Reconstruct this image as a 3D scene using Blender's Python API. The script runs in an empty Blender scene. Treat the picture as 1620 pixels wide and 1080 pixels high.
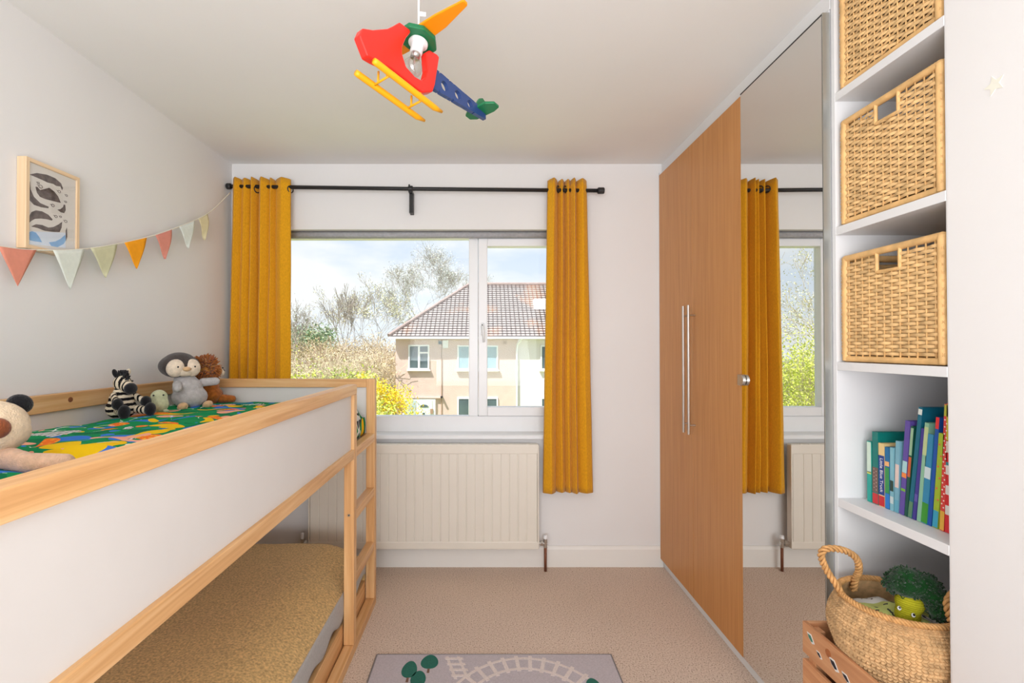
import bpy, bmesh, math, random
from mathutils import Vector, Matrix, Euler, noise as mnoise

S = bpy.context.scene
C = S.collection
PI = math.pi
R = math.radians

# ------------------------------------------------------------------ camera, sky, sun, lights, exposure
cd = bpy.data.cameras.new('camera')
cd.sensor_width = 36.0
cd.lens = 780.0 / 1620.0 * 36.0
cd.shift_x = 44.0 / 1620.0
cd.clip_start = 0.02
cd.clip_end = 400
cam = bpy.data.objects.new('camera', cd)
C.objects.link(cam)
cam.location = (0, 0, 1.327)
cam.rotation_euler = (R(90.6), 0, 0)
S.camera = cam

W = bpy.data.worlds.new('sky')
S.world = W
W.use_nodes = True
wn, wl = W.node_tree.nodes, W.node_tree.links
wn.clear()
w_out = wn.new('ShaderNodeOutputWorld')
w_bg = wn.new('ShaderNodeBackground')
w_tc = wn.new('ShaderNodeTexCoord')
w_sep = wn.new('ShaderNodeSeparateXYZ')
wl.new(w_tc.outputs['Generated'], w_sep.inputs[0])
w_ramp = wn.new('ShaderNodeValToRGB')
w_ramp.color_ramp.elements[0].position = 0.0
w_ramp.color_ramp.elements[0].color = (0.90, 0.95, 1.0, 1)
w_ramp.color_ramp.elements[1].position = 0.45
w_ramp.color_ramp.elements[1].color = (0.46, 0.63, 0.92, 1)
wl.new(w_sep.outputs['Z'], w_ramp.inputs[0])
w_map = wn.new('ShaderNodeMapping')
w_map.inputs['Scale'].default_value = (1.0, 1.0, 2.6)
w_map.inputs['Location'].default_value = (0.35, 0.2, 0.12)
wl.new(w_tc.outputs['Generated'], w_map.inputs[0])
w_noise = wn.new('ShaderNodeTexNoise')
w_noise.inputs['Scale'].default_value = 3.1
w_noise.inputs['Detail'].default_value = 5
wl.new(w_map.outputs[0], w_noise.inputs['Vector'])
w_cr = wn.new('ShaderNodeValToRGB')
w_cr.color_ramp.elements[0].position = 0.44
w_cr.color_ramp.elements[1].position = 0.58
wl.new(w_noise.outputs[0], w_cr.inputs[0])
w_mix = wn.new('ShaderNodeMix')
w_mix.data_type = 'RGBA'
wl.new(w_cr.outputs[0], w_mix.inputs[0])
wl.new(w_ramp.outputs[0], w_mix.inputs[6])
w_mix.inputs[7].default_value = (1.0, 1.0, 1.0, 1)
wl.new(w_mix.outputs[2], w_bg.inputs['Color'])
w_bg.inputs['Strength'].default_value = 0.98
wl.new(w_bg.outputs[0], w_out.inputs['Surface'])

sd = bpy.data.lights.new('sun', 'SUN')
sd.energy = 7.5
sd.angle = R(0.6)
sd.color = (1.0, 0.96, 0.91)
sun = bpy.data.objects.new('sun', sd)
C.objects.link(sun)
sun.rotation_euler = Vector((0.6, 0.5, -1.25)).to_track_quat('-Z', 'Y').to_euler()

def area(name, loc, target, sx, sy, energy, color=(1, 1, 1)):
    d = bpy.data.lights.new(name, 'AREA')
    d.shape = 'RECTANGLE'
    d.size, d.size_y = sx, sy
    d.energy = energy
    d.color = color
    o = bpy.data.objects.new(name, d)
    C.objects.link(o)
    o.location = loc
    o.rotation_euler = (Vector(target) - Vector(loc)).to_track_quat('-Z', 'Y').to_euler()
    return o

# two soft fill lights added behind the camera, standing in for bounced flash
area('fill_light', (-0.2, -2.75, 1.55), (-0.2, 2.4, 1.7), 2.3, 1.7, 55, (0.93, 0.965, 1.0))
area('fill_light_up', (-0.2, -0.75, 1.12), (-0.2, 0.15, 2.44), 1.7, 1.1, 41, (0.94, 0.965, 1.0))

vs = S.view_settings
vs.view_transform = 'Standard'
vs.look = 'None'
vs.exposure = 0.13
vs.gamma = 1.0
vs.use_curve_mapping = False

# ------------------------------------------------------------------ materials
def new_mat(name):
    m = bpy.data.materials.new(name)
    m.use_nodes = True
    nt = m.node_tree
    b = nt.nodes['Principled BSDF']
    return m, nt.nodes, nt.links, b

def c4(c): return (c[0], c[1], c[2], 1)
def srgb(r, g, b):
    f = lambda v: (v / 255 / 12.92) if v / 255 <= 0.04045 else ((v / 255 + 0.055) / 1.055) ** 2.4
    return (f(r), f(g), f(b))

def plain(name, col, rough=0.6, spec=0.3, metal=0.0, var=0.06, vscale=8.0, bump=0.0, bscale=200.0, bdist=0.002, sheen=0.0):
    m, n, l, b = new_mat(name)
    b.inputs['Roughness'].default_value = rough
    b.inputs['Specular IOR Level'].default_value = spec
    b.inputs['Metallic'].default_value = metal
    if sheen: b.inputs['Sheen Weight'].default_value = sheen
    tc = n.new('ShaderNodeTexCoord')
    nz = n.new('ShaderNodeTexNoise')
    nz.inputs['Scale'].default_value = vscale
    nz.inputs['Detail'].default_value = 4
    l.new(tc.outputs['Object'], nz.inputs['Vector'])
    rp = n.new('ShaderNodeValToRGB')
    rp.color_ramp.elements[0].position = 0.3
    rp.color_ramp.elements[1].position = 0.7
    rp.color_ramp.elements[0].color = c4([v * (1 - var) for v in col])
    rp.color_ramp.elements[1].color = c4([min(1, v * (1 + var)) for v in col])
    l.new(nz.outputs[0], rp.inputs[0])
    l.new(rp.outputs[0], b.inputs['Base Color'])
    if bump:
        n2 = n.new('ShaderNodeTexNoise')
        n2.inputs['Scale'].default_value = bscale
        n2.inputs['Detail'].default_value = 3
        l.new(tc.outputs['Object'], n2.inputs['Vector'])
        bp = n.new('ShaderNodeBump')
        bp.inputs['Strength'].default_value = bump
        bp.inputs['Distance'].default_value = bdist
        l.new(n2.outputs[0], bp.inputs['Height'])
        l.new(bp.outputs[0], b.inputs['Normal'])
    return m

def wood(name, dark, mid, light, axis, fine=60.0, rough=0.45, contrast=(0.3, 0.72), along=1.6, spec=0.35, blocks=0.0):
    """Grain that runs along one axis, shifted from board to board."""
    m, n, l, b = new_mat(name)
    b.inputs['Roughness'].default_value = rough
    b.inputs['Specular IOR Level'].default_value = spec
    tc = n.new('ShaderNodeTexCoord')
    oi = n.new('ShaderNodeObjectInfo')
    mp = n.new('ShaderNodeMapping')
    sc = [fine, fine, fine]
    sc[axis] = along
    mp.inputs['Scale'].default_value = sc
    l.new(tc.outputs['Object'], mp.inputs['Vector'])
    cx = n.new('ShaderNodeMath'); cx.operation = 'MULTIPLY'
    cx.inputs[1].default_value = 37.0
    l.new(oi.outputs['Random'], cx.inputs[0])
    cb = n.new('ShaderNodeCombineXYZ')
    for k in range(3): l.new(cx.outputs[0], cb.inputs[k])
    l.new(cb.outputs[0], mp.inputs['Location'])
    nz = n.new('ShaderNodeTexNoise')
    nz.inputs['Scale'].default_value = 1.0
    nz.inputs['Detail'].default_value = 5
    nz.inputs['Roughness'].default_value = 0.55
    nz.inputs['Distortion'].default_value = 0.7
    l.new(mp.outputs[0], nz.inputs['Vector'])
    rp = n.new('ShaderNodeValToRGB')
    e = rp.color_ramp.elements
    e[0].position = contrast[0]; e[0].color = c4(dark)
    e[1].position = contrast[1]; e[1].color = c4(light)
    k = e.new((contrast[0] + contrast[1]) / 2); k.color = c4(mid)
    l.new(nz.outputs[0], rp.inputs[0])
    hs = n.new('ShaderNodeHueSaturation')
    vr = n.new('ShaderNodeMapRange')
    vr.inputs['To Min'].default_value = 0.9
    vr.inputs['To Max'].default_value = 1.08
    l.new(oi.outputs['Random'], vr.inputs['Value'])
    l.new(vr.outputs[0], hs.inputs['Value'])
    l.new(rp.outputs[0], hs.inputs['Color'])
    l.new(hs.outputs[0], b.inputs['Base Color'])
    bp = n.new('ShaderNodeBump')
    bp.inputs['Strength'].default_value = 0.12
    bp.inputs['Distance'].default_value = 0.001
    l.new(nz.outputs[0], bp.inputs['Height'])
    l.new(bp.outputs[0], b.inputs['Normal'])
    return m

M = {}
M['wall'] = plain('wall_paint', srgb(233, 231, 230), 0.85, 0.15, var=0.012, vscale=2, bump=0.05, bscale=120)
M['ceil'] = plain('ceiling_paint', srgb(238, 236, 234), 0.9, 0.1, var=0.012, vscale=2, bump=0.05, bscale=90)
M['gloss'] = plain('white_gloss_paint', srgb(236, 233, 228), 0.35, 0.4, var=0.012, vscale=6)
M['upvc'] = plain('white_plastic', srgb(238, 239, 241), 0.3, 0.45, var=0.008)
M['board'] = plain('white_laminate', srgb(232, 232, 233), 0.45, 0.35, var=0.008)
M['panel'] = plain('white_bed_panel', srgb(228, 224, 220), 0.5, 0.3, var=0.012)
pine = (srgb(206, 150, 96), srgb(228, 178, 122), srgb(241, 200, 148))
for ax, nm in enumerate('xyz'):
    M['pine_' + nm] = wood('pine_' + nm, *pine, ax, fine=42, rough=0.42)
    M['crate_' + nm] = wood('crate_pine_' + nm, srgb(196, 132, 88), srgb(217, 158, 112), srgb(231, 180, 136), ax, fine=36, rough=0.6)
    M['ash_' + nm] = wood('pale_ash_' + nm, srgb(226, 192, 152), srgb(238, 208, 170), srgb(245, 220, 188), ax, fine=50, rough=0.5)
M['oak'] = wood('oak_veneer', srgb(192, 130, 70), srgb(205, 143, 82), srgb(214, 154, 94), 2, fine=75, rough=0.42, contrast=(0.25, 0.75), along=2.2)
M['steel'] = plain('brushed_steel', srgb(200, 198, 194), 0.28, 0.5, metal=1.0, var=0.02)
M['alu'] = plain('silver_edge', srgb(176, 178, 174), 0.4, 0.5, metal=0.7, var=0.02)
M['black'] = plain('black_metal', srgb(38, 37, 38), 0.45, 0.4, var=0.05)
M['copper'] = plain('painted_copper_pipe', srgb(126, 78, 56), 0.45, 0.4, metal=0.3, var=0.15, vscale=30)
M['rad'] = plain('cream_radiator', srgb(231, 224, 212), 0.4, 0.35, var=0.01)
M['head_shadow'] = plain('head_shadow_grey', srgb(172, 172, 176), 0.9, 0.1, var=0.1, vscale=60)
M['red'] = plain('red_plastic', srgb(238, 44, 32), 0.35, 0.4, var=0.03)
M['orange'] = plain('orange_plastic', srgb(252, 150, 14), 0.4, 0.35, var=0.02)
M['yellow'] = plain('yellow_plastic', srgb(250, 176, 26), 0.4, 0.35, var=0.02)
M['blue'] = plain('navy_plastic', srgb(44, 70, 126), 0.35, 0.4, var=0.03)
M['green'] = plain('green_plastic', srgb(28, 116, 72), 0.35, 0.4, var=0.03)
M['holder'] = plain('white_lampholder', srgb(240, 240, 240), 0.3, 0.4, var=0.01)
M['cord'] = plain('white_cord', srgb(236, 236, 236), 0.6, 0.2, var=0.01)
M['string'] = plain('cream_string', srgb(228, 222, 206), 0.9, 0.1, var=0.05, vscale=90)
for nm, c in {'pink': (226, 148, 126), 'mint': (224, 229, 219), 'sage': (205, 203, 168), 'amber': (250, 166, 40),
              'rose': (222, 146, 130), 'pale': (224, 230, 223), 'straw': (218, 206, 166)}.items():
    M['flag_' + nm] = plain('flag_' + nm, srgb(*c), 0.9, 0.1, var=0.04, vscale=60, bump=0.2, bscale=900, bdist=0.0005)
M['paper'] = plain('print_paper', srgb(226, 220, 212), 0.8, 0.2, var=0.015)
M['ink'] = plain('print_ink', srgb(104, 92, 88), 0.8, 0.2, var=0.4, vscale=60)
M['inkblue'] = plain('print_blue', srgb(140, 182, 226), 0.8, 0.2, var=0.08, vscale=40)
M['inkpale'] = plain('print_pale_blue', srgb(222, 230, 242), 0.8, 0.2, var=0.03, vscale=40)
M['star'] = plain('cream_star_sticker', srgb(236, 234, 220), 0.5, 0.3, var=0.02)

# mirror
m, n, l, b = new_mat('mirror_glass')
b.inputs['Base Color'].default_value = (0.80, 0.80, 0.78, 1)
b.inputs['Metallic'].default_value = 1.0
b.inputs['Roughness'].default_value = 0.0
M['mirror'] = m

# window glass: clear with a weak reflection
def glass(name, tint, refl, rough=0.0):
    m, n, l, b = new_mat(name)
    n.remove(b)
    t = n.new('ShaderNodeBsdfTransparent'); t.inputs[0].default_value = c4(tint)
    g = n.new('ShaderNodeBsdfGlossy'); g.inputs['Roughness'].default_value = rough
    mx = n.new('ShaderNodeMixShader'); mx.inputs[0].default_value = refl
    l.new(t.outputs[0], mx.inputs[1]); l.new(g.outputs[0], mx.inputs[2])
    l.new(mx.outputs[0], n['Material Output'].inputs['Surface'])
    return m
M['pane'] = glass('window_glass', (0.97, 0.985, 0.985), 0.012)
M['bulb'] = glass('bulb_glass', (0.93, 0.93, 0.93), 0.12, 0.02)
M['frameglass'] = glass('picture_glass', (0.98, 0.98, 0.98), 0.04)
M['acrylic'] = glass('clear_acrylic', (0.8, 0.84, 0.86), 0.25, 0.1)

# carpet
m, n, l, b = new_mat('beige_carpet')
b.inputs['Roughness'].default_value = 0.95
b.inputs['Specular IOR Level'].default_value = 0.05
tc = n.new('ShaderNodeTexCoord')
n1 = n.new('ShaderNodeTexNoise'); n1.inputs['Scale'].default_value = 170; n1.inputs['Detail'].default_value = 3
n2 = n.new('ShaderNodeTexNoise'); n2.inputs['Scale'].default_value = 2.5
rp = n.new('ShaderNodeValToRGB')
e = rp.color_ramp.elements
e[0].position = 0.30; e[0].color = c4(srgb(132, 108, 92))
e[1].position = 0.62; e[1].color = c4(srgb(226, 206, 190))
k = e.new(0.42); k.color = c4(srgb(208, 184, 166))
l.new(tc.outputs['Object'], n1.inputs['Vector']); l.new(tc.outputs['Object'], n2.inputs['Vector'])
l.new(n1.outputs[0], rp.inputs[0])
hs = n.new('ShaderNodeHueSaturation')
mr = n.new('ShaderNodeMapRange'); mr.inputs['To Min'].default_value = 0.94; mr.inputs['To Max'].default_value = 1.06
l.new(n2.outputs[0], mr.inputs['Value']); l.new(mr.outputs[0], hs.inputs['Value'])
l.new(rp.outputs[0], hs.inputs['Color']); l.new(hs.outputs[0], b.inputs['Base Color'])
bp = n.new('ShaderNodeBump'); bp.inputs['Strength'].default_value = 0.5; bp.inputs['Distance'].default_value = 0.004
l.new(n1.outputs[0], bp.inputs['Height']); l.new(bp.outputs[0], b.inputs['Normal'])
M['carpet'] = m

# woven cloth
def cloth(name, col, scale=900.0, strength=0.35, var=0.1, rough=0.9, vscale=40):
    m, n, l, b = new_mat(name)
    b.inputs['Roughness'].default_value = rough
    b.inputs['Specular IOR Level'].default_value = 0.1
    b.inputs['Sheen Weight'].default_value = 0.15
    tc = n.new('ShaderNodeTexCoord')
    mp = n.new('ShaderNodeMapping'); mp.inputs['Scale'].default_value = (1, 1, 0.35)
    l.new(tc.outputs['Object'], mp.inputs['Vector'])
    nz = n.new('ShaderNodeTexNoise'); nz.inputs['Scale'].default_value = vscale * 6; nz.inputs['Detail'].default_value = 4
    l.new(mp.outputs[0], nz.inputs['Vector'])
    rp = n.new('ShaderNodeValToRGB')
    rp.color_ramp.elements[0].position = 0.3; rp.color_ramp.elements[1].position = 0.7
    rp.color_ramp.elements[0].color = c4([v * (1 - var) for v in col])
    rp.color_ramp.elements[1].color = c4([min(1, v * (1 + var)) for v in col])
    l.new(nz.outputs[0], rp.inputs[0]); l.new(rp.outputs[0], b.inputs['Base Color'])
    n2 = n.new('ShaderNodeTexNoise'); n2.inputs['Scale'].default_value = scale
    l.new(tc.outputs['Object'], n2.inputs['Vector'])
    bp = n.new('ShaderNodeBump'); bp.inputs['Strength'].default_value = strength; bp.inputs['Distance'].default_value = 0.001
    l.new(n2.outputs[0], bp.inputs['Height']); l.new(bp.outputs[0], b.inputs['Normal'])
    return m
M['mustard'] = cloth('mustard_curtain_cloth', srgb(222, 158, 30), var=0.12)
M['fleece'] = cloth('fleece_cover', srgb(206, 172, 116), scale=200, strength=1.0, var=0.34, vscale=22)
M['fleece_side'] = cloth('grey_mattress_side', srgb(178, 174, 170), scale=400, strength=0.3)
M['rug'] = cloth('grey_lilac_rug', srgb(190, 180, 184), scale=600, strength=0.6, var=0.1, vscale=30)
M['rug_white'] = cloth('rug_white', srgb(222, 208, 202), scale=600, strength=0.6, var=0.1, vscale=30)
M['rug_green'] = cloth('rug_green', srgb(30, 104, 88), scale=600, strength=0.6, var=0.12, vscale=30)
M['rug_brown'] = cloth('rug_brown', srgb(120, 88, 70), scale=600, strength=0.6)
M['rug_edge'] = cloth('rug_edge', srgb(150, 146, 150), scale=600, strength=0.6)
M['sheet'] = cloth('white_sheet', srgb(228, 226, 224), var=0.03)

# patterned bed linen: layers of bold shapes
def jungle(name, offset, specials=()):
    m, n, l, b = new_mat(name)
    b.inputs['Roughness'].default_value = 0.85
    b.inputs['Specular IOR Level'].default_value = 0.15
    tc = n.new('ShaderNodeTexCoord')
    mp = n.new('ShaderNodeMapping')
    mp.inputs['Location'].default_value = offset
    mp.inputs['Scale'].default_value = (1.45, 1.45, 0.4)
    l.new(tc.outputs['Object'], mp.inputs['Vector'])
    state = {'c': None}
    base = n.new('ShaderNodeRGB'); base.outputs[0].default_value = c4(srgb(14, 142, 84))
    cur = base.outputs[0]
    def over(cur, fac, col):
        mx = n.new('ShaderNodeMix'); mx.data_type = 'RGBA'
        l.new(fac, mx.inputs[0]); l.new(cur, mx.inputs[6])
        if isinstance(col, tuple): mx.inputs[7].default_value = c4(col)
        else: l.new(col, mx.inputs[7])
        return mx.outputs[2]
    def mask(scale, seed, thr, dist=0.6, stretch=(1, 1, 1), det=1.0):
        mm = n.new('ShaderNodeMapping'); mm.inputs['Location'].default_value = (seed, seed * 1.7, seed * 0.3)
        mm.inputs['Scale'].default_value = stretch
        l.new(mp.outputs[0], mm.inputs['Vector'])
        z = n.new('ShaderNodeTexNoise'); z.inputs['Scale'].default_value = scale
        z.inputs['Detail'].default_value = det; z.inputs['Distortion'].default_value = dist
        l.new(mm.outputs[0], z.inputs['Vector'])
        g = n.new('ShaderNodeMath'); g.operation = 'GREATER_THAN'; g.inputs[1].default_value = thr
        l.new(z.outputs[0], g.inputs[0])
        return g.outputs[0]
    def both(a, b_):
        q = n.new('ShaderNodeMath'); q.operation = 'MULTIPLY'
        l.new(a, q.inputs[0]); l.new(b_, q.inputs[1])
        return q.outputs[0]
    cur = over(cur, mask(7, 3.1, 0.60), srgb(10, 118, 76))
    cur = over(cur, mask(4.2, 11.3, 0.585, 1.2, (1.5, 1, 1)), srgb(58, 122, 214))
    cur = over(cur, mask(5.2, 21.7, 0.62, 0.4), srgb(250, 120, 40))
    cur = over(cur, mask(5.0, 33.9, 0.615, 0.3), srgb(246, 196, 20))
    cur = over(cur, mask(5.4, 47.1, 0.635, 0.3), srgb(246, 172, 146))
    spots = both(mask(5.2, 21.7, 0.63, 0.4), mask(55, 5.5, 0.60, 0.0))
    cur = over(cur, spots, srgb(250, 196, 60))
    lines = n.new('ShaderNodeTexWave'); lines.inputs['Scale'].default_value = 16
    lines.inputs['Distortion'].default_value = 5.0; lines.inputs['Detail'].default_value = 1.0
    l.new(mp.outputs[0], lines.inputs['Vector'])
    gt = n.new('ShaderNodeMath'); gt.operation = 'GREATER_THAN'; gt.inputs[1].default_value = 0.62
    l.new(lines.outputs['Fac'], gt.inputs[0])
    tiger = mask(6.0, 61.3, 0.665, 0.5)
    cur = over(cur, tiger, srgb(240, 240, 236))
    cur = over(cur, both(tiger, gt.outputs[0]), srgb(60, 66, 70))
    ridge = n.new('ShaderNodeTexNoise'); ridge.inputs['Scale'].default_value = 9; ridge.inputs['Detail'].default_value = 0
    l.new(mp.outputs[0], ridge.inputs['Vector'])
    sb = n.new('ShaderNodeMath'); sb.operation = 'SUBTRACT'; sb.inputs[1].default_value = 0.5
    ab = n.new('ShaderNodeMath'); ab.operation = 'ABSOLUTE'
    lt = n.new('ShaderNodeMath'); lt.operation = 'LESS_THAN'; lt.inputs[1].default_value = 0.012
    l.new(ridge.outputs[0], sb.inputs[0]); l.new(sb.outputs[0], ab.inputs[0]); l.new(ab.outputs[0], lt.inputs[0])
    cur = over(cur, both(lt.outputs[0], mask(4.5, 71.9, 0.57, 0.2)), srgb(232, 240, 238))
    # large motifs at fixed places in the print
    for (x, y, rad, col) in specials:
        vm = n.new('ShaderNodeVectorMath'); vm.operation = 'DISTANCE'
        vm.inputs[1].default_value = (x, y, 0)
        fl = n.new('ShaderNodeVectorMath'); fl.operation = 'MULTIPLY'; fl.inputs[1].default_value = (1, 1, 0)
        wob = n.new('ShaderNodeTexNoise'); wob.inputs['Scale'].default_value = 14; wob.inputs['Detail'].default_value = 0
        l.new(tc.outputs['Object'], wob.inputs['Vector'])
        l.new(tc.outputs['Object'], fl.inputs[0]); l.new(fl.outputs[0], vm.inputs[0])
        wm = n.new('ShaderNodeMath'); wm.operation = 'MULTIPLY_ADD'; wm.inputs[1].default_value = rad * 1.1
        wm.inputs[2].default_value = rad * 0.45
        l.new(wob.outputs[0], wm.inputs[0])
        lt2 = n.new('ShaderNodeMath'); lt2.operation = 'LESS_THAN'
        l.new(vm.outputs['Value'], lt2.inputs[0]); l.new(wm.outputs[0], lt2.inputs[1])
        cur = over(cur, lt2.outputs[0], srgb(*col))
    l.new(cur, b.inputs['Base Color'])
    nz = n.new('ShaderNodeTexNoise'); nz.inputs['Scale'].default_value = 14; nz.inputs['Detail'].default_value = 3
    l.new(tc.outputs['Object'], nz.inputs['Vector'])
    bp = n.new('ShaderNodeBump'); bp.inputs['Strength'].default_value = 0.35; bp.inputs['Distance'].default_value = 0.01
    l.new(nz.outputs[0], bp.inputs['Height']); l.new(bp.outputs[0], b.inputs['Normal'])
    return m

def bands(name, c1, c2, axis, scale, thr=0.5, dist=1.5, bump=0.5, bscale=220):
    m, n, l, b = new_mat(name)
    b.inputs['Roughness'].default_value = 0.95
    b.inputs['Specular IOR Level'].default_value = 0.05
    tc = n.new('ShaderNodeTexCoord')
    wv = n.new('ShaderNodeTexWave'); wv.wave_type = 'BANDS'; wv.bands_direction = axis
    wv.inputs['Scale'].default_value = scale; wv.inputs['Distortion'].default_value = dist
    wv.inputs['Detail'].default_value = 2; wv.inputs['Detail Scale'].default_value = 4
    l.new(tc.outputs['Object'], wv.inputs['Vector'])
    rp = n.new('ShaderNodeValToRGB'); rp.color_ramp.interpolation = 'CONSTANT'
    rp.color_ramp.elements[0].color = c4(c1); rp.color_ramp.elements[1].color = c4(c2)
    rp.color_ramp.elements[1].position = thr
    l.new(wv.outputs['Fac'], rp.inputs[0]); l.new(rp.outputs[0], b.inputs['Base Color'])
    nz = n.new('ShaderNodeTexNoise'); nz.inputs['Scale'].default_value = bscale
    l.new(tc.outputs['Object'], nz.inputs['Vector'])
    bp = n.new('ShaderNodeBump'); bp.inputs['Strength'].default_value = bump; bp.inputs['Distance'].default_value = 0.003
    l.new(nz.outputs[0], bp.inputs['Height']); l.new(bp.outputs[0], b.inputs['Normal'])
    return m
knit_black, knit_cream = srgb(28, 27, 29), srgb(226, 212, 188)
M['zebra_z'] = bands('striped_knit_body', knit_cream, knit_black, 'Z', 14, 0.5, 1.2)
M['zebra_x'] = bands('striped_knit_head', knit_cream, knit_black, 'X', 17, 0.6, 1.2)
def plush(name, col, var=0.12, bscale=260, bump=0.7): return plain(name, srgb(*col), 0.95, 0.05, var=var, vscale=70, bump=bump, bscale=bscale, bdist=0.004, sheen=0.3)
M['knit_black'] = plush('black_knit', (30, 29, 32))
M['knit_cream'] = plush('cream_knit', (226, 212, 188))
M['dark_plush'] = plush('charcoal_plush', (72, 64, 62))
M['grey_plush'] = plush('grey_plush', (190, 186, 186))
M['cream_plush'] = plush('cream_plush', (236, 218, 196))
M['tan_plush'] = plush('tan_plush', (224, 184, 140))
M['lion'] = plush('brown_lion_plush', (170, 98, 40), 0.25, 160)
M['lion_light'] = plush('light_lion_plush', (196, 132, 66), 0.2, 160)
M['dog'] = plush('beige_dog_plush', (236, 212, 180))
M['dog_arm'] = plush('tan_dog_plush', (220, 180, 150))
M['dog_nose'] = plush('brown_nose_plush', (150, 84, 52), 0.2)
M['frog'] = plush('sage_plush', (196, 200, 164))
M['eye'] = plain('glossy_black_eye', srgb(24, 20, 20), 0.12, 0.6, var=0)
M['broc_green'] = plush('dark_green_yarn', (20, 62, 26), 0.35, 300)
M['broc_stem'] = bands('lime_crochet', srgb(178, 172, 42), srgb(154, 150, 32), 'Z', 60, 0.5, 1.0, 0.8, 260)
M['cane'] = plain('rattan_cane', srgb(228, 184, 124), 0.5, 0.3, var=0.2, vscale=26)
M['cane_weave'] = plain('rattan_weave', srgb(228, 188, 132), 0.5, 0.3, var=0.24, vscale=34)
M['seagrass'] = plain('seagrass', srgb(206, 168, 122), 0.65, 0.2, var=0.26, vscale=55, bump=0.4, bscale=300)
M['rope'] = plain('seagrass_rope', srgb(206, 156, 100), 0.7, 0.2, var=0.25, vscale=60, bump=0.4, bscale=300)
M['liner'] = None

# ------------------------------------------------------------------ mesh helpers
ROOT = {}          # base point of every thing built in room coordinates

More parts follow.
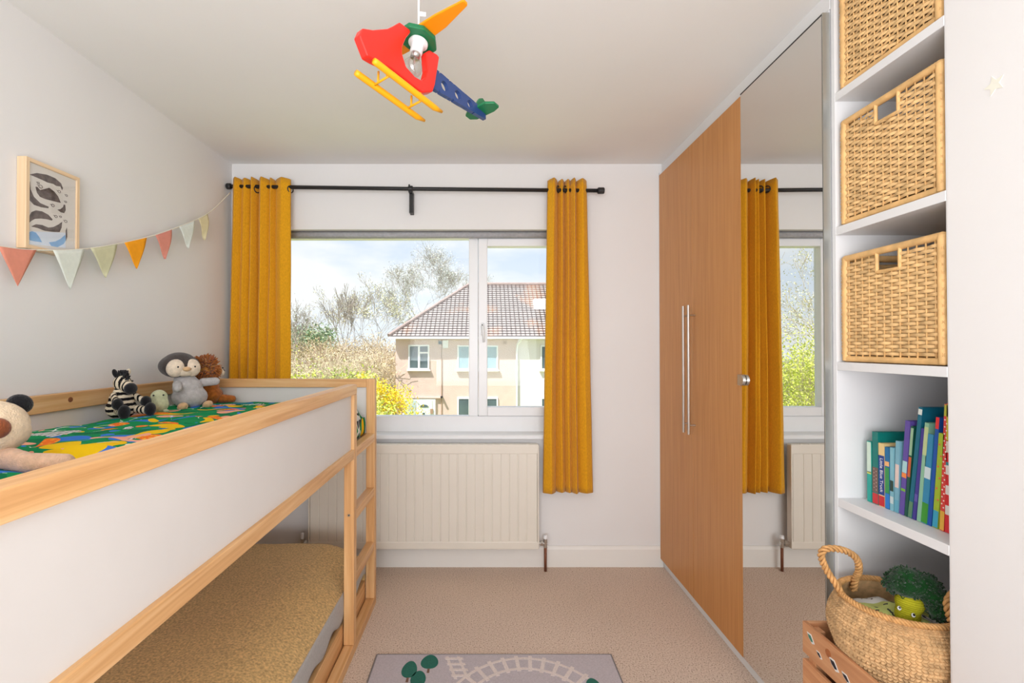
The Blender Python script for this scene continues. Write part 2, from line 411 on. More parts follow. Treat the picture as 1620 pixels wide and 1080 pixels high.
class MB:
    def __init__(self): self.v, self.f = [], []
    def add(self, vs_, fs_):
        o = len(self.v)
        self.v += [tuple(p) for p in vs_]
        self.f += [tuple(i + o for i in f) for f in fs_]
        return self
    def box(self, a, b, mtx=None):
        (x0, y0, z0), (x1, y1, z1) = [min(p, q) for p, q in zip(a, b)], [max(p, q) for p, q in zip(a, b)]
        vs_ = [(x, y, z) for z in (z0, z1) for y in (y0, y1) for x in (x0, x1)]
        if mtx: vs_ = [mtx @ Vector(p) for p in vs_]
        return self.add(vs_, [(0, 2, 3, 1), (4, 5, 7, 6), (0, 1, 5, 4), (2, 6, 7, 3), (0, 4, 6, 2), (1, 3, 7, 5)])
    def tube(self, pts, r, n=8, cap=True, closed=False):
        pts = [Vector(p) for p in pts]
        k = len(pts)
        rs = r if isinstance(r, (list, tuple)) else [r] * k
        vs_, fs_ = [], []
        prev = None
        for i, p in enumerate(pts):
            if closed: t = pts[(i + 1) % k] - pts[i - 1]
            else: t = pts[min(i + 1, k - 1)] - pts[max(i - 1, 0)]
            if t.length < 1e-9: t = Vector((0, 0, 1))
            t.normalize()
            u = (prev - t * prev.dot(t)) if prev is not None else t.orthogonal()
            if u.length < 1e-6: u = t.orthogonal()
            u.normalize()
            w = t.cross(u)
            prev = u
            for j in range(n):
                a = 2 * PI * j / n
                vs_.append(p + (u * math.cos(a) + w * math.sin(a)) * rs[i])
        for i in range(k if closed else k - 1):
            for j in range(n):
                q = (i + 1) % k
                fs_.append((i * n + j, i * n + (j + 1) % n, q * n + (j + 1) % n, q * n + j))
        if cap and not closed:
            fs_.append(tuple(range(n - 1, -1, -1)))
            fs_.append(tuple((k - 1) * n + j for j in range(n)))
        return self.add(vs_, fs_)
    def lathe(self, prof, n=24, c=(0, 0, 0), mtx=None):
        vs_, fs_ = [], []
        for (r, z) in prof:
            for j in range(n):
                a = 2 * PI * j / n
                p = Vector((r * math.cos(a), r * math.sin(a), z))
                if mtx: p = mtx @ p
                vs_.append(p + Vector(c))
        for i in range(len(prof) - 1):
            for j in range(n):
                fs_.append((i * n + j, i * n + (j + 1) % n, (i + 1) * n + (j + 1) % n, (i + 1) * n + j))
        fs_.append(tuple(range(n - 1, -1, -1)))
        fs_.append(tuple((len(prof) - 1) * n + j for j in range(n)))
        return self.add(vs_, fs_)
    def prism(self, poly, fn, a, b):
        """poly 2D; fn(u, v, h) -> point; extruded from h=a to h=b"""
        k = len(poly)
        vs_ = [fn(u, v, a) for u, v in poly] + [fn(u, v, b) for u, v in poly]
        fs_ = [tuple(range(k - 1, -1, -1)), tuple(range(k, 2 * k))]
        fs_ += [(i, (i + 1) % k, k + (i + 1) % k, k + i) for i in range(k)]
        return self.add(vs_, fs_)
    def ball(self, c, r, seg=16, rings=10, rot=None):
        r = (r, r, r) if not isinstance(r, (tuple, list)) else r
        mt = Matrix.Translation(c) @ (Euler(rot).to_matrix().to_4x4() if rot else Matrix())
        vs_, fs_ = [mt @ Vector((0, 0, -r[2]))], []
        for i in range(1, rings):
            a = -PI / 2 + PI * i / rings
            for j in range(seg):
                q = 2 * PI * j / seg
                vs_.append(mt @ Vector((r[0] * math.cos(a) * math.cos(q), r[1] * math.cos(a) * math.sin(q), r[2] * math.sin(a))))
        vs_.append(mt @ Vector((0, 0, r[2])))
        for j in range(seg):
            fs_.append((0, 1 + (j + 1) % seg, 1 + j))
            fs_.append((len(vs_) - 1, 1 + (rings - 2) * seg + j, 1 + (rings - 2) * seg + (j + 1) % seg))
        for i in range(rings - 2):
            for j in range(seg):
                x = 1 + i * seg
                fs_.append((x + j, x + (j + 1) % seg, x + seg + (j + 1) % seg, x + seg + j))
        return self.add(vs_, fs_)
    def grid(self, nu, nv, fn):
        vs_ = [fn(i / nu, j / nv) for j in range(nv + 1) for i in range(nu + 1)]
        fs_ = [(j * (nu + 1) + i, j * (nu + 1) + i + 1, (j + 1) * (nu + 1) + i + 1, (j + 1) * (nu + 1) + i) for j in range(nv) for i in range(nu)]
        return self.add(vs_, fs_)
    def build(self, name, mat, parent=None, smooth=False, bevel=0.0, local=False, solid=0.0, seg=2):
        me = bpy.data.meshes.new(name)
        off = Vector((0, 0, 0))
        if parent is not None and not local:
            p = parent
            while p.parent: p = p.parent
            off = ROOT.get(p.name, Vector((0, 0, 0)))
        me.from_pydata([Vector(p) - off for p in self.v], [], self.f)
        me.update()
        bm = bmesh.new(); bm.from_mesh(me)
        bmesh.ops.recalc_face_normals(bm, faces=bm.faces)
        bm.to_mesh(me); bm.free()
        if smooth:
            me.polygons.foreach_set('use_smooth', [True] * len(me.polygons))
        if mat is not None: me.materials.append(mat)
        o = bpy.data.objects.new(name, me)
        C.objects.link(o)
        if parent is not None: o.parent = parent
        if solid:
            q = o.modifiers.new('thickness', 'SOLIDIFY'); q.thickness = solid; q.offset = 0
        if bevel:
            q = o.modifiers.new('bevel', 'BEVEL'); q.width = bevel; q.segments = seg; q.limit_method = 'ANGLE'
        return o

def bx(name, a, b, mat, parent=None, bevel=0.002, local=False):
    return MB().box(a, b).build(name, mat, parent, bevel=bevel, local=local)

def tag(o, label, cat, group=None, kind=None):
    o['label'] = label
    o['category'] = cat
    if group: o['group'] = group
    if kind: o['kind'] = kind
    return o

def thing(name, label, cat, loc=(0, 0, 0), rot=(0, 0, 0), group=None, kind=None):
    o = bpy.data.objects.new(name, None)
    o.empty_display_size = 0.05
    C.objects.link(o)
    o.location = loc
    o.rotation_euler = rot
    ROOT[o.name] = Vector(loc)
    return tag(o, label, cat, group, kind)

def copy_tree(o, parent=None):
    c = o.copy(); C.objects.link(c); c.parent = parent
    for ch in list(o.children): copy_tree(ch, c)
    return c

def blob(name, balls, mat, parent, voxel=0.004, local=True, smooth_it=6):
    mb = MB()
    for q in balls:
        mb.ball(q[0], q[1], 16, 10, q[2] if len(q) > 2 else None)
    o = mb.build(name, mat, parent, smooth=True, local=local)
    r = o.modifiers.new('skin', 'REMESH'); r.mode = 'VOXEL'; r.voxel_size = voxel; r.use_smooth_shade = True
    s = o.modifiers.new('soft', 'SMOOTH'); s.factor = 0.5; s.iterations = smooth_it
    return o

def limb(p, q, r0, r1, k=5):
    p, q = Vector(p), Vector(q)
    return [(tuple(p.lerp(q, i / k)), r0 + (r1 - r0) * i / k) for i in range(k + 1)]

def text_mesh(body, size, name, mat, parent, mtx):
    cu = bpy.data.curves.new(name, 'FONT')
    cu.body = body; cu.size = size; cu.extrude = 0.0001
    cu.align_x = 'CENTER'; cu.align_y = 'CENTER'
    t = bpy.data.objects.new(name + '_tmp', cu)
    C.objects.link(t)
    dg = bpy.context.evaluated_depsgraph_get()
    me = bpy.data.meshes.new_from_object(t.evaluated_get(dg))
    bpy.data.objects.remove(t)
    me.transform(mtx)
    me.materials.clear(); me.materials.append(mat)
    me.name = name
    o = bpy.data.objects.new(name, me)
    C.objects.link(o); o.parent = parent
    return o

# ------------------------------------------------------------------ the room
XL, XR, YB, YR, ZC = -1.54, 1.085, 3.0, -3.0, 2.442
def structure(o, label, cat):
    return tag(o, label, cat, kind='structure')
structure(bx('floor', (XL - 0.3, YR - 0.2, -0.12), (1.9, YB + 0.28, 0), M['carpet'], bevel=0), 'beige speckled carpet covering the bedroom floor', 'floor')
structure(bx('ceiling', (XL - 0.3, YR - 0.2, ZC), (1.9, YB + 0.28, ZC + 0.12), M['ceil'], bevel=0), 'plain off-white ceiling above the whole bedroom', 'ceiling')
structure(bx('wall_left', (XL - 0.12, YR - 0.12, 0), (XL, YB, ZC), M['wall'], bevel=0), 'white wall along the loft bed with the framed print', 'wall')
structure(bx('wall_rear', (XL, YR - 0.12, 0), (1.7, YR, ZC), M['wall'], bevel=0), 'white wall behind the camera', 'wall')
mb = MB()
mb.box((XR, YR, 0), (XR + 0.6, 1.152, ZC))
mb.box((XR + 0.5, 1.152, 0), (XR + 0.6, YB, ZC))
wr = structure(mb.build('wall_right', M['wall']), 'white wall beside the alcove shelves with faint star stickers', 'wall')
OX0, OX1, OZ0, OZ1 = -1.33, 0.60, 0.795, 2.042      # window opening
mb = MB()
mb.box((XL - 0.12, YB, 0), (OX0, YB + 0.26, ZC)).box((OX1, YB, 0), (XR + 0.6, YB + 0.26, ZC))
mb.box((OX0, YB, 0), (OX1, YB + 0.26, OZ0)).box((OX0, YB, OZ1), (OX1, YB + 0.26, ZC))
structure(mb.build('wall_back', M['wall']), 'white wall around the window', 'wall')
bb = MB().prism([(0, 0), (0.018, 0), (0.018, 0.105), (0.012, 0.118), (0.006, 0.124), (0, 0.124)], lambda u, v, h: (h, YB - u, v), XL, 1.08).build('baseboard_back', M['gloss'])
structure(bb, 'white painted skirting board under the radiator', 'baseboard')
structure(MB().prism([(0, 0), (0.018, 0), (0.018, 0.105), (0.012, 0.118), (0.006, 0.124), (0, 0.124)], lambda u, v, h: (XL + u, h, v), YR, YB - 0.018).build('baseboard_left', M['gloss']), 'white painted skirting board behind the loft bed', 'baseboard')

# window
win = thing('window_1', 'wide white plastic window with one opening casement on the right', 'window', (-0.3, YB + 0.1, OZ0), kind='structure')
FY0, FY1 = YB + 0.09, YB + 0.155
bx('frame_bottom', (OX0, FY0, OZ0), (OX1, FY1, 0.893), M['upvc'], win, 0.004)
bx('frame_top', (OX0, FY0, 2.006), (OX1, FY1, OZ1), M['upvc'], win, 0.004)
bx('frame_side', (OX0, FY0, 0.893), (OX0 + 0.05, FY1, 2.006), M['upvc'], win, 0.004)
bx('frame_side', (OX1 - 0.04, FY0, 0.893), (OX1, FY1, 2.006), M['upvc'], win, 0.004)
bx('mullion', (-0.096, FY0, 0.893), (-0.038, FY1, 2.006), M['upvc'], win, 0.004)
mb = MB()
sx0, sx1, sz0, sz1 = -0.036, OX1 - 0.042, 0.895, 2.004
gx0, gx1, gz0, gz1 = 0.02, OX1 - 0.1, 0.950, 1.955
SY0, SY1 = FY0 - 0.014, FY1 - 0.01
sash = MB().box((sx0, SY0, sz0), (gx0, SY1, sz1)).box((gx1, SY0, sz0), (sx1, SY1, sz1)).box((gx0, SY0, sz0), (gx1, SY1, gz0)).box((gx0, SY0, gz1), (gx1, SY1, sz1)).build('casement_sash', M['upvc'], win, bevel=0.004)
bx('glass_pane', (gx0 - 0.004, YB + 0.12, gz0 - 0.004), (gx1 + 0.004, YB + 0.124, gz1 + 0.004), M['pane'], sash, 0)
bx('glass_pane', (OX0 + 0.046, YB + 0.125, 0.889), (-0.092, YB + 0.129, 2.010), M['pane'], win, 0)
h = MB().box((-0.020, SY0 - 0.012, 1.40), (0.0, SY0, 1.475)).build('handle', M['upvc'], sash, bevel=0.005)
MB().tube([(-0.010, SY0 - 0.008, 1.45), (-0.010, SY0 - 0.035, 1.45), (-0.006, SY0 - 0.04, 1.43), (-0.002, SY0 - 0.038, 1.355)], [0.009, 0.009, 0.009, 0.007], 10).build('handle_lever', M['upvc'], sash, smooth=True)
MB().lathe([(0.004, 0), (0.004, 0.002)], 12, mtx=Matrix.Rotation(R(90), 4, 'X'), c=(-0.012, SY0 - 0.012, 1.462)).build('handle_lock', M['black'], sash)
sill = MB().prism([(-0.035, 0), (-0.035, 0.018), (-0.028, 0.024), (0.092, 0.024), (0.092, 0)], lambda u, v, h_: (h_, YB + u, OZ0 - 0.022 + v), OX0 - 0.03, OX1 + 0.03).build('window_sill', M['upvc'], win)
# grey strip put in as the shadow under the window head, narrowing to one side
bl = thing('head_shadow_strip', 'grey strip standing in for the shadow at the top of the window', 'head_shadow', (-0.3, YB + 0.05, 2.02))
MB().tube([(OX0 + 0.005, YB + 0.055, 2.021), (-0.5, YB + 0.055, 2.02), (OX1 - 0.005, YB + 0.055, 2.021)], 0.0185, 16).build('shadow_tube', M['head_shadow'], bl, smooth=True)
MB().grid(24, 2, lambda u, v: (OX0 + 0.01 + u * (OX1 - OX0 - 0.02), YB + 0.073 + 0.002 * math.sin(u * 9), 2.038 - v * (0.036 - 0.016 * max(0, u - 0.45)))).build('shadow_flap', M['head_shadow'], bl, solid=0.002)

# star stickers on the right-hand wall
def star(name, y, z, r, label):
    poly = []
    for i in range(10):
        a = PI / 2 + i * PI / 5 + 0.25
        q = r if i % 2 == 0 else r * 0.45
        poly.append((math.cos(a) * q, math.sin(a) * q))
    o = MB().prism(poly, lambda u, v, hh: (XR - hh, y - u, z + v), 0.0, 0.0012).build(name, M['star'])
    return tag(o, label, 'sticker', 'star stickers on the wall')
star('star_sticker', 1.042, 1.883, 0.022, 'larger cream star sticker on the wall right of the baskets')
star('star_sticker', 1.03, 2.135, 0.011, 'tiny cream star sticker high on the right wall')

# ------------------------------------------------------------------ curtain pole and curtains
RZ, RY = 2.263, 2.925
rod = thing('curtain_pole', 'black metal curtain pole above the window', 'curtain pole', (-0.4, RY, RZ))
MB().tube([(-1.512, RY, RZ + 0.018), (-0.45, RY, RZ + 0.003), (0.70, RY, RZ - 0.008)], 0.0115, 14).build('pole', M['black'], rod, smooth=True)
mt = Matrix.Rotation(R(90), 4, 'Y')
MB().lathe([(0.0165, -0.019), (0.019, -0.015), (0.019, 0.015), (0.0165, 0.019)], 18, mtx=mt, c=(0.695, RY, RZ - 0.008)).build('finial', M['black'], rod)
MB().lathe([(0.0165, -0.012), (0.018, -0.008), (0.018, 0.008), (0.0165, 0.012)], 18, mtx=mt, c=(-1.52, RY, RZ + 0.018)).build('finial', M['black'], rod)
br = MB().box((-0.449, RY + 0.018, RZ - 0.135), (-0.427, RY + 0.074, RZ - 0.005)).box((-0.449, RY - 0.012, RZ - 0.022), (-0.427, RY + 0.02, RZ - 0.008)).build('bracket', M['black'], rod, bevel=0.002)
MB().lathe([(0.017, -0.013), (0.019, -0.010), (0.019, 0.010), (0.017, 0.013)], 16, mtx=mt, c=(-0.438, RY, RZ + 0.002)).build('bracket_ring', M['black'], rod)
MB().tube([(-0.446, RY - 0.002, RZ + 0.015), (-0.446, RY - 0.002, RZ + 0.028)], 0.005, 8).build('screw', M['black'], rod)

def curtain(label, edges, depths, xt0, xt1, xb0, xb1, amp, seed, zt, zb, rings):
    """edges: where one fold ends and the next starts (0..1); depths: how far each valley falls back"""
    t = thing('curtain', label, 'curtain', ((xt0 + xt1) / 2, RY, zb), group='mustard curtains')
    nf = len(edges) - 1
    nu, nv = 22 * nf, 46
    def fn(u, v):
        k = min(nf - 1, int(u * nf)); q = u * nf - k
        drift = 0.10 * mnoise.noise((k * 3.1, v * 1.6, seed))
        e0 = edges[k] + (0.12 * mnoise.noise((k * 3.1, v * 1.3, seed)) * 0.35 if 0 < k else 0)
        e1 = edges[k + 1] + (0.12 * mnoise.noise(((k + 1) * 3.1, v * 1.3, seed)) * 0.35 if k + 1 < nf else 0)
        w = e0 + (e1 - e0) * (q + 0.10 * math.sin(2 * PI * q))
        back = depths[k] + (depths[k + 1] - depths[k]) * q
        bulge = math.sin(PI * q) ** 0.62
        y = RY + back - (amp + back) * bulge * (0.85 + 0.25 * math.sin(k * 1.9 + seed))
        x = (xt0 + (xt1 - xt0) * w) * (1 - v) + (xb0 + (xb1 - xb0) * w) * v
        x += 0.002 * mnoise.noise((u * 6, v * 4, seed))
        y += 0.006 * mnoise.noise((u * 9, v * 5, seed + 5))
        z = zt - v * (zt - zb)
        if v == 0: z += 0.008 * bulge - 0.006
        if v == 1: z += 0.004 * bulge
        return (x, y, z)
    MB().grid(nu, nv, fn).build('curtain_fabric', M['mustard'], t, smooth=True, solid=0.003)
    for w in rings:
        x = xt0 + (xt1 - xt0) * w
        MB().tube([(x + 0.010 * math.cos(a), RY + 0.016 * math.cos(a), RZ + 0.020 * math.sin(a)) for a in [2 * PI * q / 20 for q in range(20)]], 0.0032, 6, closed=True).build('eyelet', M['black'], t, smooth=True)
    return t
curtain('mustard eyelet curtain on the left, hanging down behind the loft bed', (0, 0.15, 0.30, 0.43, 0.61, 0.72, 1.0), (0.01, 0.012, 0.02, 0.035, 0.012, 0.022, 0.0), -1.497, -1.150, -1.527, -1.145, 0.032, 3, 2.326, 0.47, (0.42, 0.99))
curtain('mustard eyelet curtain on the right, ending above the skirting board', (0, 0.27, 0.45, 0.57, 0.71, 1.0), (0.0, 0.042, 0.034, 0.014, 0.024, 0.01), 0.378, 0.610, 0.347, 0.645, 0.034, 8, 2.318, 0.463, (0.27, 0.45))

# ------------------------------------------------------------------ radiator
rad = thing('radiator', 'cream ribbed panel radiator under the window', 'radiator', (-0.35, 2.93, 0.0))
x0, x1, zb, zt, yf = -1.03, 0.318, 0.137, 0.752, 2.905
pts = [(x0, yf + 0.012), (x0 + 0.01, yf)]
x = x0 + 0.06
while x < x1 - 0.03:
    pts += [(x - 0.0045, yf), (x - 0.002, yf + 0.004), (x + 0.002, yf + 0.004), (x + 0.0045, yf)]
    x += 0.0508
pts += [(x1 - 0.01, yf), (x1, yf + 0.012)]
prof = pts + [(x1, yf + 0.045), (x0, yf + 0.045)]
MB().prism(prof, lambda u, v, hh: (u, v, hh), zb + 0.045, zt - 0.055).build('ribbed_panel', M['rad'], rad)
for a, b_, nm in ((zt - 0.0575, zt, 'top_band'), (zb, zb + 0.047, 'bottom_band')):
    bx(nm, (x0, yf - 0.002, a), (x1, yf + 0.045, b_), M['rad'], rad, 0.006)
bx('side_edge', (x1 - 0.004, yf - 0.004, zb + 0.004), (x1 + 0.004, yf + 0.04, zt - 0.004), M['rad'], rad, 0.003)
bx('side_edge', (x0 - 0.004, yf - 0.004, zb + 0.004), (x0 + 0.004, yf + 0.04, zt - 0.004), M['rad'], rad, 0.003)
for i in range(25):
    xx = x0 + 0.06 + i * 0.0508
    if xx < x1 - 0.06: bx('top_lug', (xx, yf + 0.006, zt - 0.001), (xx + 0.012, yf + 0.012, zt + 0.003), M['rad'], rad, 0)
for bxx in (x0 + 0.2, x1 - 0.2): bx('wall_bracket', (bxx, yf + 0.045, 0.3), (bxx + 0.04, YB - 0.001, 0.65), M['rad'], rad, 0)
def valve(x, s, cap):
    v = MB().tube([(x - s * 0.045, 2.93, 0.165), (x + s * 0.012, 2.93, 0.165)], 0.010, 10).tube([(x, 2.93, 0.14), (x, 2.93, 0.19)], 0.012, 12).tube([(x - s * 0.028, 2.93, 0.165), (x - s * 0.014, 2.93, 0.165)], 0.016, 6).build('valve', M['steel'], rad)
    MB().lathe([(0.009, 0.19), (0.013, 0.193), (0.012, 0.222 if cap else 0.208), (0.008, 0.226 if cap else 0.212)], 14, c=(x, 2.93, 0)).build('valve_cap', M['upvc'], v)
    MB().tube([(x, 2.93, 0.0), (x, 2.93, 0.145)], 0.0085, 12).build('pipe', M['copper'], rad, smooth=True)
valve(0.362, 1, False)
valve(-1.075, -1, True)

# ------------------------------------------------------------------ loft bed
BX0, BX1, BY0, BY1, T = -1.530, -0.560, 0.48, 2.570, 0.044
bed = thing('loft_bed', 'pine loft bed with white side panels and a short ladder', 'bed', (-1.05, 1.52, 0))
PX, PY, PZ = M['pine_x'], M['pine_y'], M['pine_z']
for (x, y, zb_, zt_) in ((BX1 - T, BY1 - T, 0.045, 1.162), (BX0, BY1 - T, 0.045, 1.162), (BX0, BY0, 0.045, 1.162), (BX1 - T, BY0, 0.045, 1.117)):
    bx('post', (x, y, zb_), (x + T, y + T, zt_), PZ, bed, 0.0025)
LY = 2.130
lp = bx('ladder_post', (BX1 - T, LY, 0.045), (BX1, LY + T, 1.1185), PZ, bed, 0.0025)
MB().lathe([(0.006, 0), (0.006, 0.003)], 12, mtx=Matrix.Rotation(R(90), 4, 'X'), c=(BX1 - 0.022, LY, 0.602)).build('bolt', M['steel'], lp)
MB().lathe([(0.0025, 0), (0.0025, 0.004)], 8, mtx=Matrix.Rotation(R(90), 4, 'X'), c=(BX1 - 0.022, LY, 0.602)).build('bolt_socket', M['black'], lp)
bx('guard_rail', (BX1 - T, BY0, 1.119), (BX1, LY + T, 1.162), PY, bed, 0.0025)
bx('side_rail', (BX1 - T + 0.002, BY0 + T, 0.843), (BX1 - 0.001, LY, 0.884), PY, bed, 0.0025)
bx('side_rail', (BX1 - T + 0.002, LY + T, 0.843), (BX1 - 0.001, BY1 - T, 0.884), PY, bed, 0.0025)
bx('floor_rail', (BX1 - T, BY0, 0.0), (BX1, BY1, 0.044), PY, bed, 0.003)
bx('floor_rail', (BX0, BY0, 0.0), (BX0 + T, BY1, 0.044), PY, bed, 0.003)
for z in (0.608, 0.333):
    bx('rung', (BX1 - T + 0.003, LY + T, z - 0.042), (BX1 - 0.002, BY1 - T, z), PY, bed, 0.003)
bx('end_rail', (BX0 + T, BY1 - T + 0.004, 1.118), (BX1 - T, BY1, 1.161), PX, bed, 0.0025)
bx('end_rail', (BX0 + T, BY1 - T + 0.004, 0.843), (BX1 - T, BY1, 0.884), PX, bed, 0.0025)
bx('end_rail', (BX0 + T, BY0, 1.118), (BX1 - T, BY0 + T - 0.004, 1.161), PX, bed, 0.0025)
bx('end_rail', (BX0 + T, BY0, 0.843), (BX1 - T, BY0 + T - 0.004, 0.884), PX, bed, 0.0025)
wrail = bx('wall_side_rail', (BX0, BY0 + T, 1.100), (BX0 + 0.030, BY1 - T, 1.161), PY, bed, 0.0025)
MB().ball((BX0 + 0.0295, 1.79, 1.135), (0.0014, 0.012, 0.010), 14, 8).build('knot', plain('wood_knot', srgb(140, 84, 56), 0.5, 0.3, var=0.2, vscale=80), wrail)
bx('wall_side_rail', (BX0, BY0 + T, 0.843), (BX0 + T, BY1 - T, 0.884), PY, bed, 0.0025)
bx('side_panel', (BX1 - 0.026, BY0 + T, 0.880), (BX1 - 0.014, LY + 0.004, 1.122), M['panel'], bed, 0)
bx('end_panel', (BX0 + T - 0.004, BY1 - 0.028, 0.880), (BX1 - T + 0.004, BY1 - 0.014, 1.122), M['panel'], bed, 0)
bx('end_panel', (BX0 + T - 0.004, BY0 + 0.014, 0.880), (BX1 - T + 0.004, BY0 + 0.028, 1.122), M['panel'], bed, 0)
bx('wall_side_panel', (BX0 + 0.004, BY0 + T, 0.880), (BX0 + 0.014, BY1 - T, 1.104), M['panel'], bed, 0)
bx('bed_base', (BX0 + T, BY0 + T, 0.838), (BX1 - T, BY1 - T, 0.856), PY, bed, 0.002)

# upper mattress and bed linen
um = thing('upper_mattress', 'white mattress under the jungle print duvet on the loft bed', 'mattress', (-1.05, 1.52, 0.858))
MB().box((BX0 + T + 0.004, BY0 + T + 0.01, 0.858), (BX1 - T - 0.018, BY1 - T - 0.012, 0.958)).build('mattress_body', M['sheet'], um, bevel=0.02, seg=3)
DX, DY, DZ = -1.05, 1.52, 0.96
M['duvet'] = jungle('jungle_print_duvet', (0.0, 0.0, 0.0), ((-0.968 - DX, 1.255 - DY, 0.085, (74, 130, 222)), (-0.968 - DX, 1.24 - DY, 0.045, (16, 150, 88)), (-1.14 - DX, 1.33 - DY, 0.050, (250, 204, 16)), (-1.06 - DX, 1.30 - DY, 0.045, (250, 204, 16))))
du = thing('duvet', 'green jungle print duvet spread over the upper bunk', 'duvet', (DX, DY, DZ))
def dz(x, y):
    u = (x - (-1.492)) / (-0.612 + 1.492); v = (y - 0.55) / (2.518 - 0.55)
    ed = 1.0
    ed *= 1 - max(0, (0.10 - u) / 0.10) ** 2.4 * 0.55
    ed *= 1 - max(0, (u - 0.93) / 0.07) ** 2.2
    ed *= 1 - max(0, (0.05 - v) / 0.05) ** 2.4
    ed *= 1 - max(0, (v - 0.95) / 0.05) ** 2.4
    hgt = 0.095 + 0.012 * mnoise.noise((x * 4, y * 4, 1.3)) + 0.006 * mnoise.noise((x * 11, y * 11, 4.0))
    hgt += 0.012 * math.exp(-((x + 1.1) ** 2 + (y - 1.33) ** 2) / 0.006)
    hgt -= 0.022 * math.exp(-((y - 1.15) ** 2) / 0.012)
    return DZ - 0.002 + max(0.002, hgt * ed)
MB().grid(70, 150, lambda u, v: (-1.492 + u * 0.88, 0.55 + v * 1.968, dz(-1.492 + u * 0.88, 0.55 + v * 1.968))).build('duvet_cover', M['duvet'], du, smooth=True, solid=0.004)
MB().grid(150, 6, lambda u, v: (-0.612 + 0.004 * math.sin(v * PI) + 0.003 * mnoise.noise((u * 30, v * 2, 0)), 0.55 + u * 1.968, 0.968 - v * (0.082 + 0.012 * mnoise.noise((u * 12, 0, 7))))).build('duvet_edge', M['duvet'], du, smooth=True, solid=0.004)
M['pillow'] = jungle('jungle_print_pillow', (4.3, 2.9, 0.5), ((0.10, 0.20, 0.12, (56, 122, 214)),))
pl = thing('pillow', 'jungle print pillow in front of the tan plush dog', 'pillow', (-1.24, 0.905, 0.985))
def pil(u, v):
    a, b_ = u * 2 - 1, v * 2 - 1
    e_ = max(0.0, (1 - abs(a) ** 4)) ** 0.5 * max(0.0, (1 - abs(b_) ** 4)) ** 0.5
    return a, b_, e_
def pup(u, v):
    a, b_, e_ = pil(u, v); return (a * 0.235, b_ * 0.215, 0.05 + 0.034 * e_)
def pdn(u, v):
    a, b_, e_ = pil(1 - u, v); return (a * 0.235, b_ * 0.215, 0.05 - 0.034 * e_)
MB().grid(36, 26, pup).grid(36, 26, pdn).build('pillow_case', M['pillow'], pl, smooth=True, local=True)

# lower bunk: low bed frame, mattress with a fleece cover
lb = thing('low_bed_frame', 'low pine side board frame under the loft bed', 'bed frame', (-1.05, 1.52, 0))
bx('side_board', (-0.632, 0.56, 0.006), (-0.609, 2.545, 0.130), PY, lb, 0.003)
bx('side_board', (-1.482, 0.56, 0.006), (-1.462, 2.545, 0.130), PY, lb, 0.003)
bx('end_board', (-1.462, 2.522, 0.006), (-0.632, 2.545, 0.130), PX, lb, 0.003)
for i in range(12):
    bx('slat', (-1.46, 0.62 + i * 0.16, 0.090), (-0.634, 0.70 + i * 0.16, 0.105), PX, lb, 0.002)
lm = thing('lower_mattress', 'mattress under a speckled mustard-grey fleece cover below the loft bed', 'mattress', (-1.05, 1.52, 0.107))
def mtop(u, v):
    x = -1.478 + u * 0.868; y = 0.58 + v * 1.96
    a = max(0, (u - 0.72) / 0.28); b_ = max(0, (v - 0.965) / 0.035)
    z = 0.338 - 0.078 * a ** 2.2 - 0.05 * b_ ** 2
    z += 0.004 * mnoise.noise((x * 7, y * 5, 2.0))
    return (x, y, z)
MB().grid(60, 110, mtop).build('fleece_cover', M['fleece'], lm, smooth=True, solid=0.006)
def mside(u, v):
    y = 0.58 + u * 1.96
    x, _, z = mtop(1, u)
    low = 0.160 + 0.014 * math.sin(y * 26) + 0.010 * mnoise.noise((y * 9, 0, 0))
    return (x + 0.004 * math.sin(v * PI), y, z + 0.004 - v * (z - low))
MB().grid(140, 6, mside).build('cover_side', M['fleece_side'], lm, smooth=True, solid=0.004)
MB().grid(40, 4, lambda u, v: (mtop(u, 1)[0], 2.541, mtop(u, 1)[2] - v * 0.15)).build('cover_end', M['fleece'], lm, smooth=True, solid=0.004)
bx('mattress_core', (-1.458, 0.60, 0.107), (-0.640, 2.515, 0.250), plain('dark_mattress_base', srgb(84, 82, 84), 0.9, 0.1, var=0.2, vscale=40), lm, 0.02)

# ------------------------------------------------------------------ wardrobe
WX = 1.062
wd = thing('wardrobe', 'tall built-in wardrobe with two oak doors and one mirror door', 'wardrobe', (1.32, 2.27, 0))
YA, YM1, YM2, YM3 = 2.985, 2.512, 2.036, 1.536
mb = MB()
mb.box((WX + 0.022, 1.540, 0.0), (1.58, 1.556, 2.385)).box((WX + 0.022, 2.98, 0.0), (1.58, 2.996, 2.385))
mb.box((WX + 0.022, 1.556, 2.367), (1.58, 2.98, 2.385)).box((WX + 0.022, 1.556, 0.055), (1.58, 2.98, 0.073)).box((1.57, 1.556, 0.073), (1.58, 2.98, 2.367))
mb.box((WX + 0.030, 2.018, 0.073), (1.56, 2.034, 2.367))
mb.build('carcass', M['board'], wd)
bx('plinth', (WX + 0.020, 1.540, 0.0), (WX + 0.034, 2.996, 0.052), M['board'], wd, 0.001)
bx('filler_panel', (WX + 0.022, 1.536, 2.386), (WX + 0.036, 2.999, ZC), M['board'], wd, 0.001)
bx('filler_strip', (WX + 0.004, 2.984, 0.05), (WX + 0.022, 2.999, 2.385), M['board'], wd, 0)
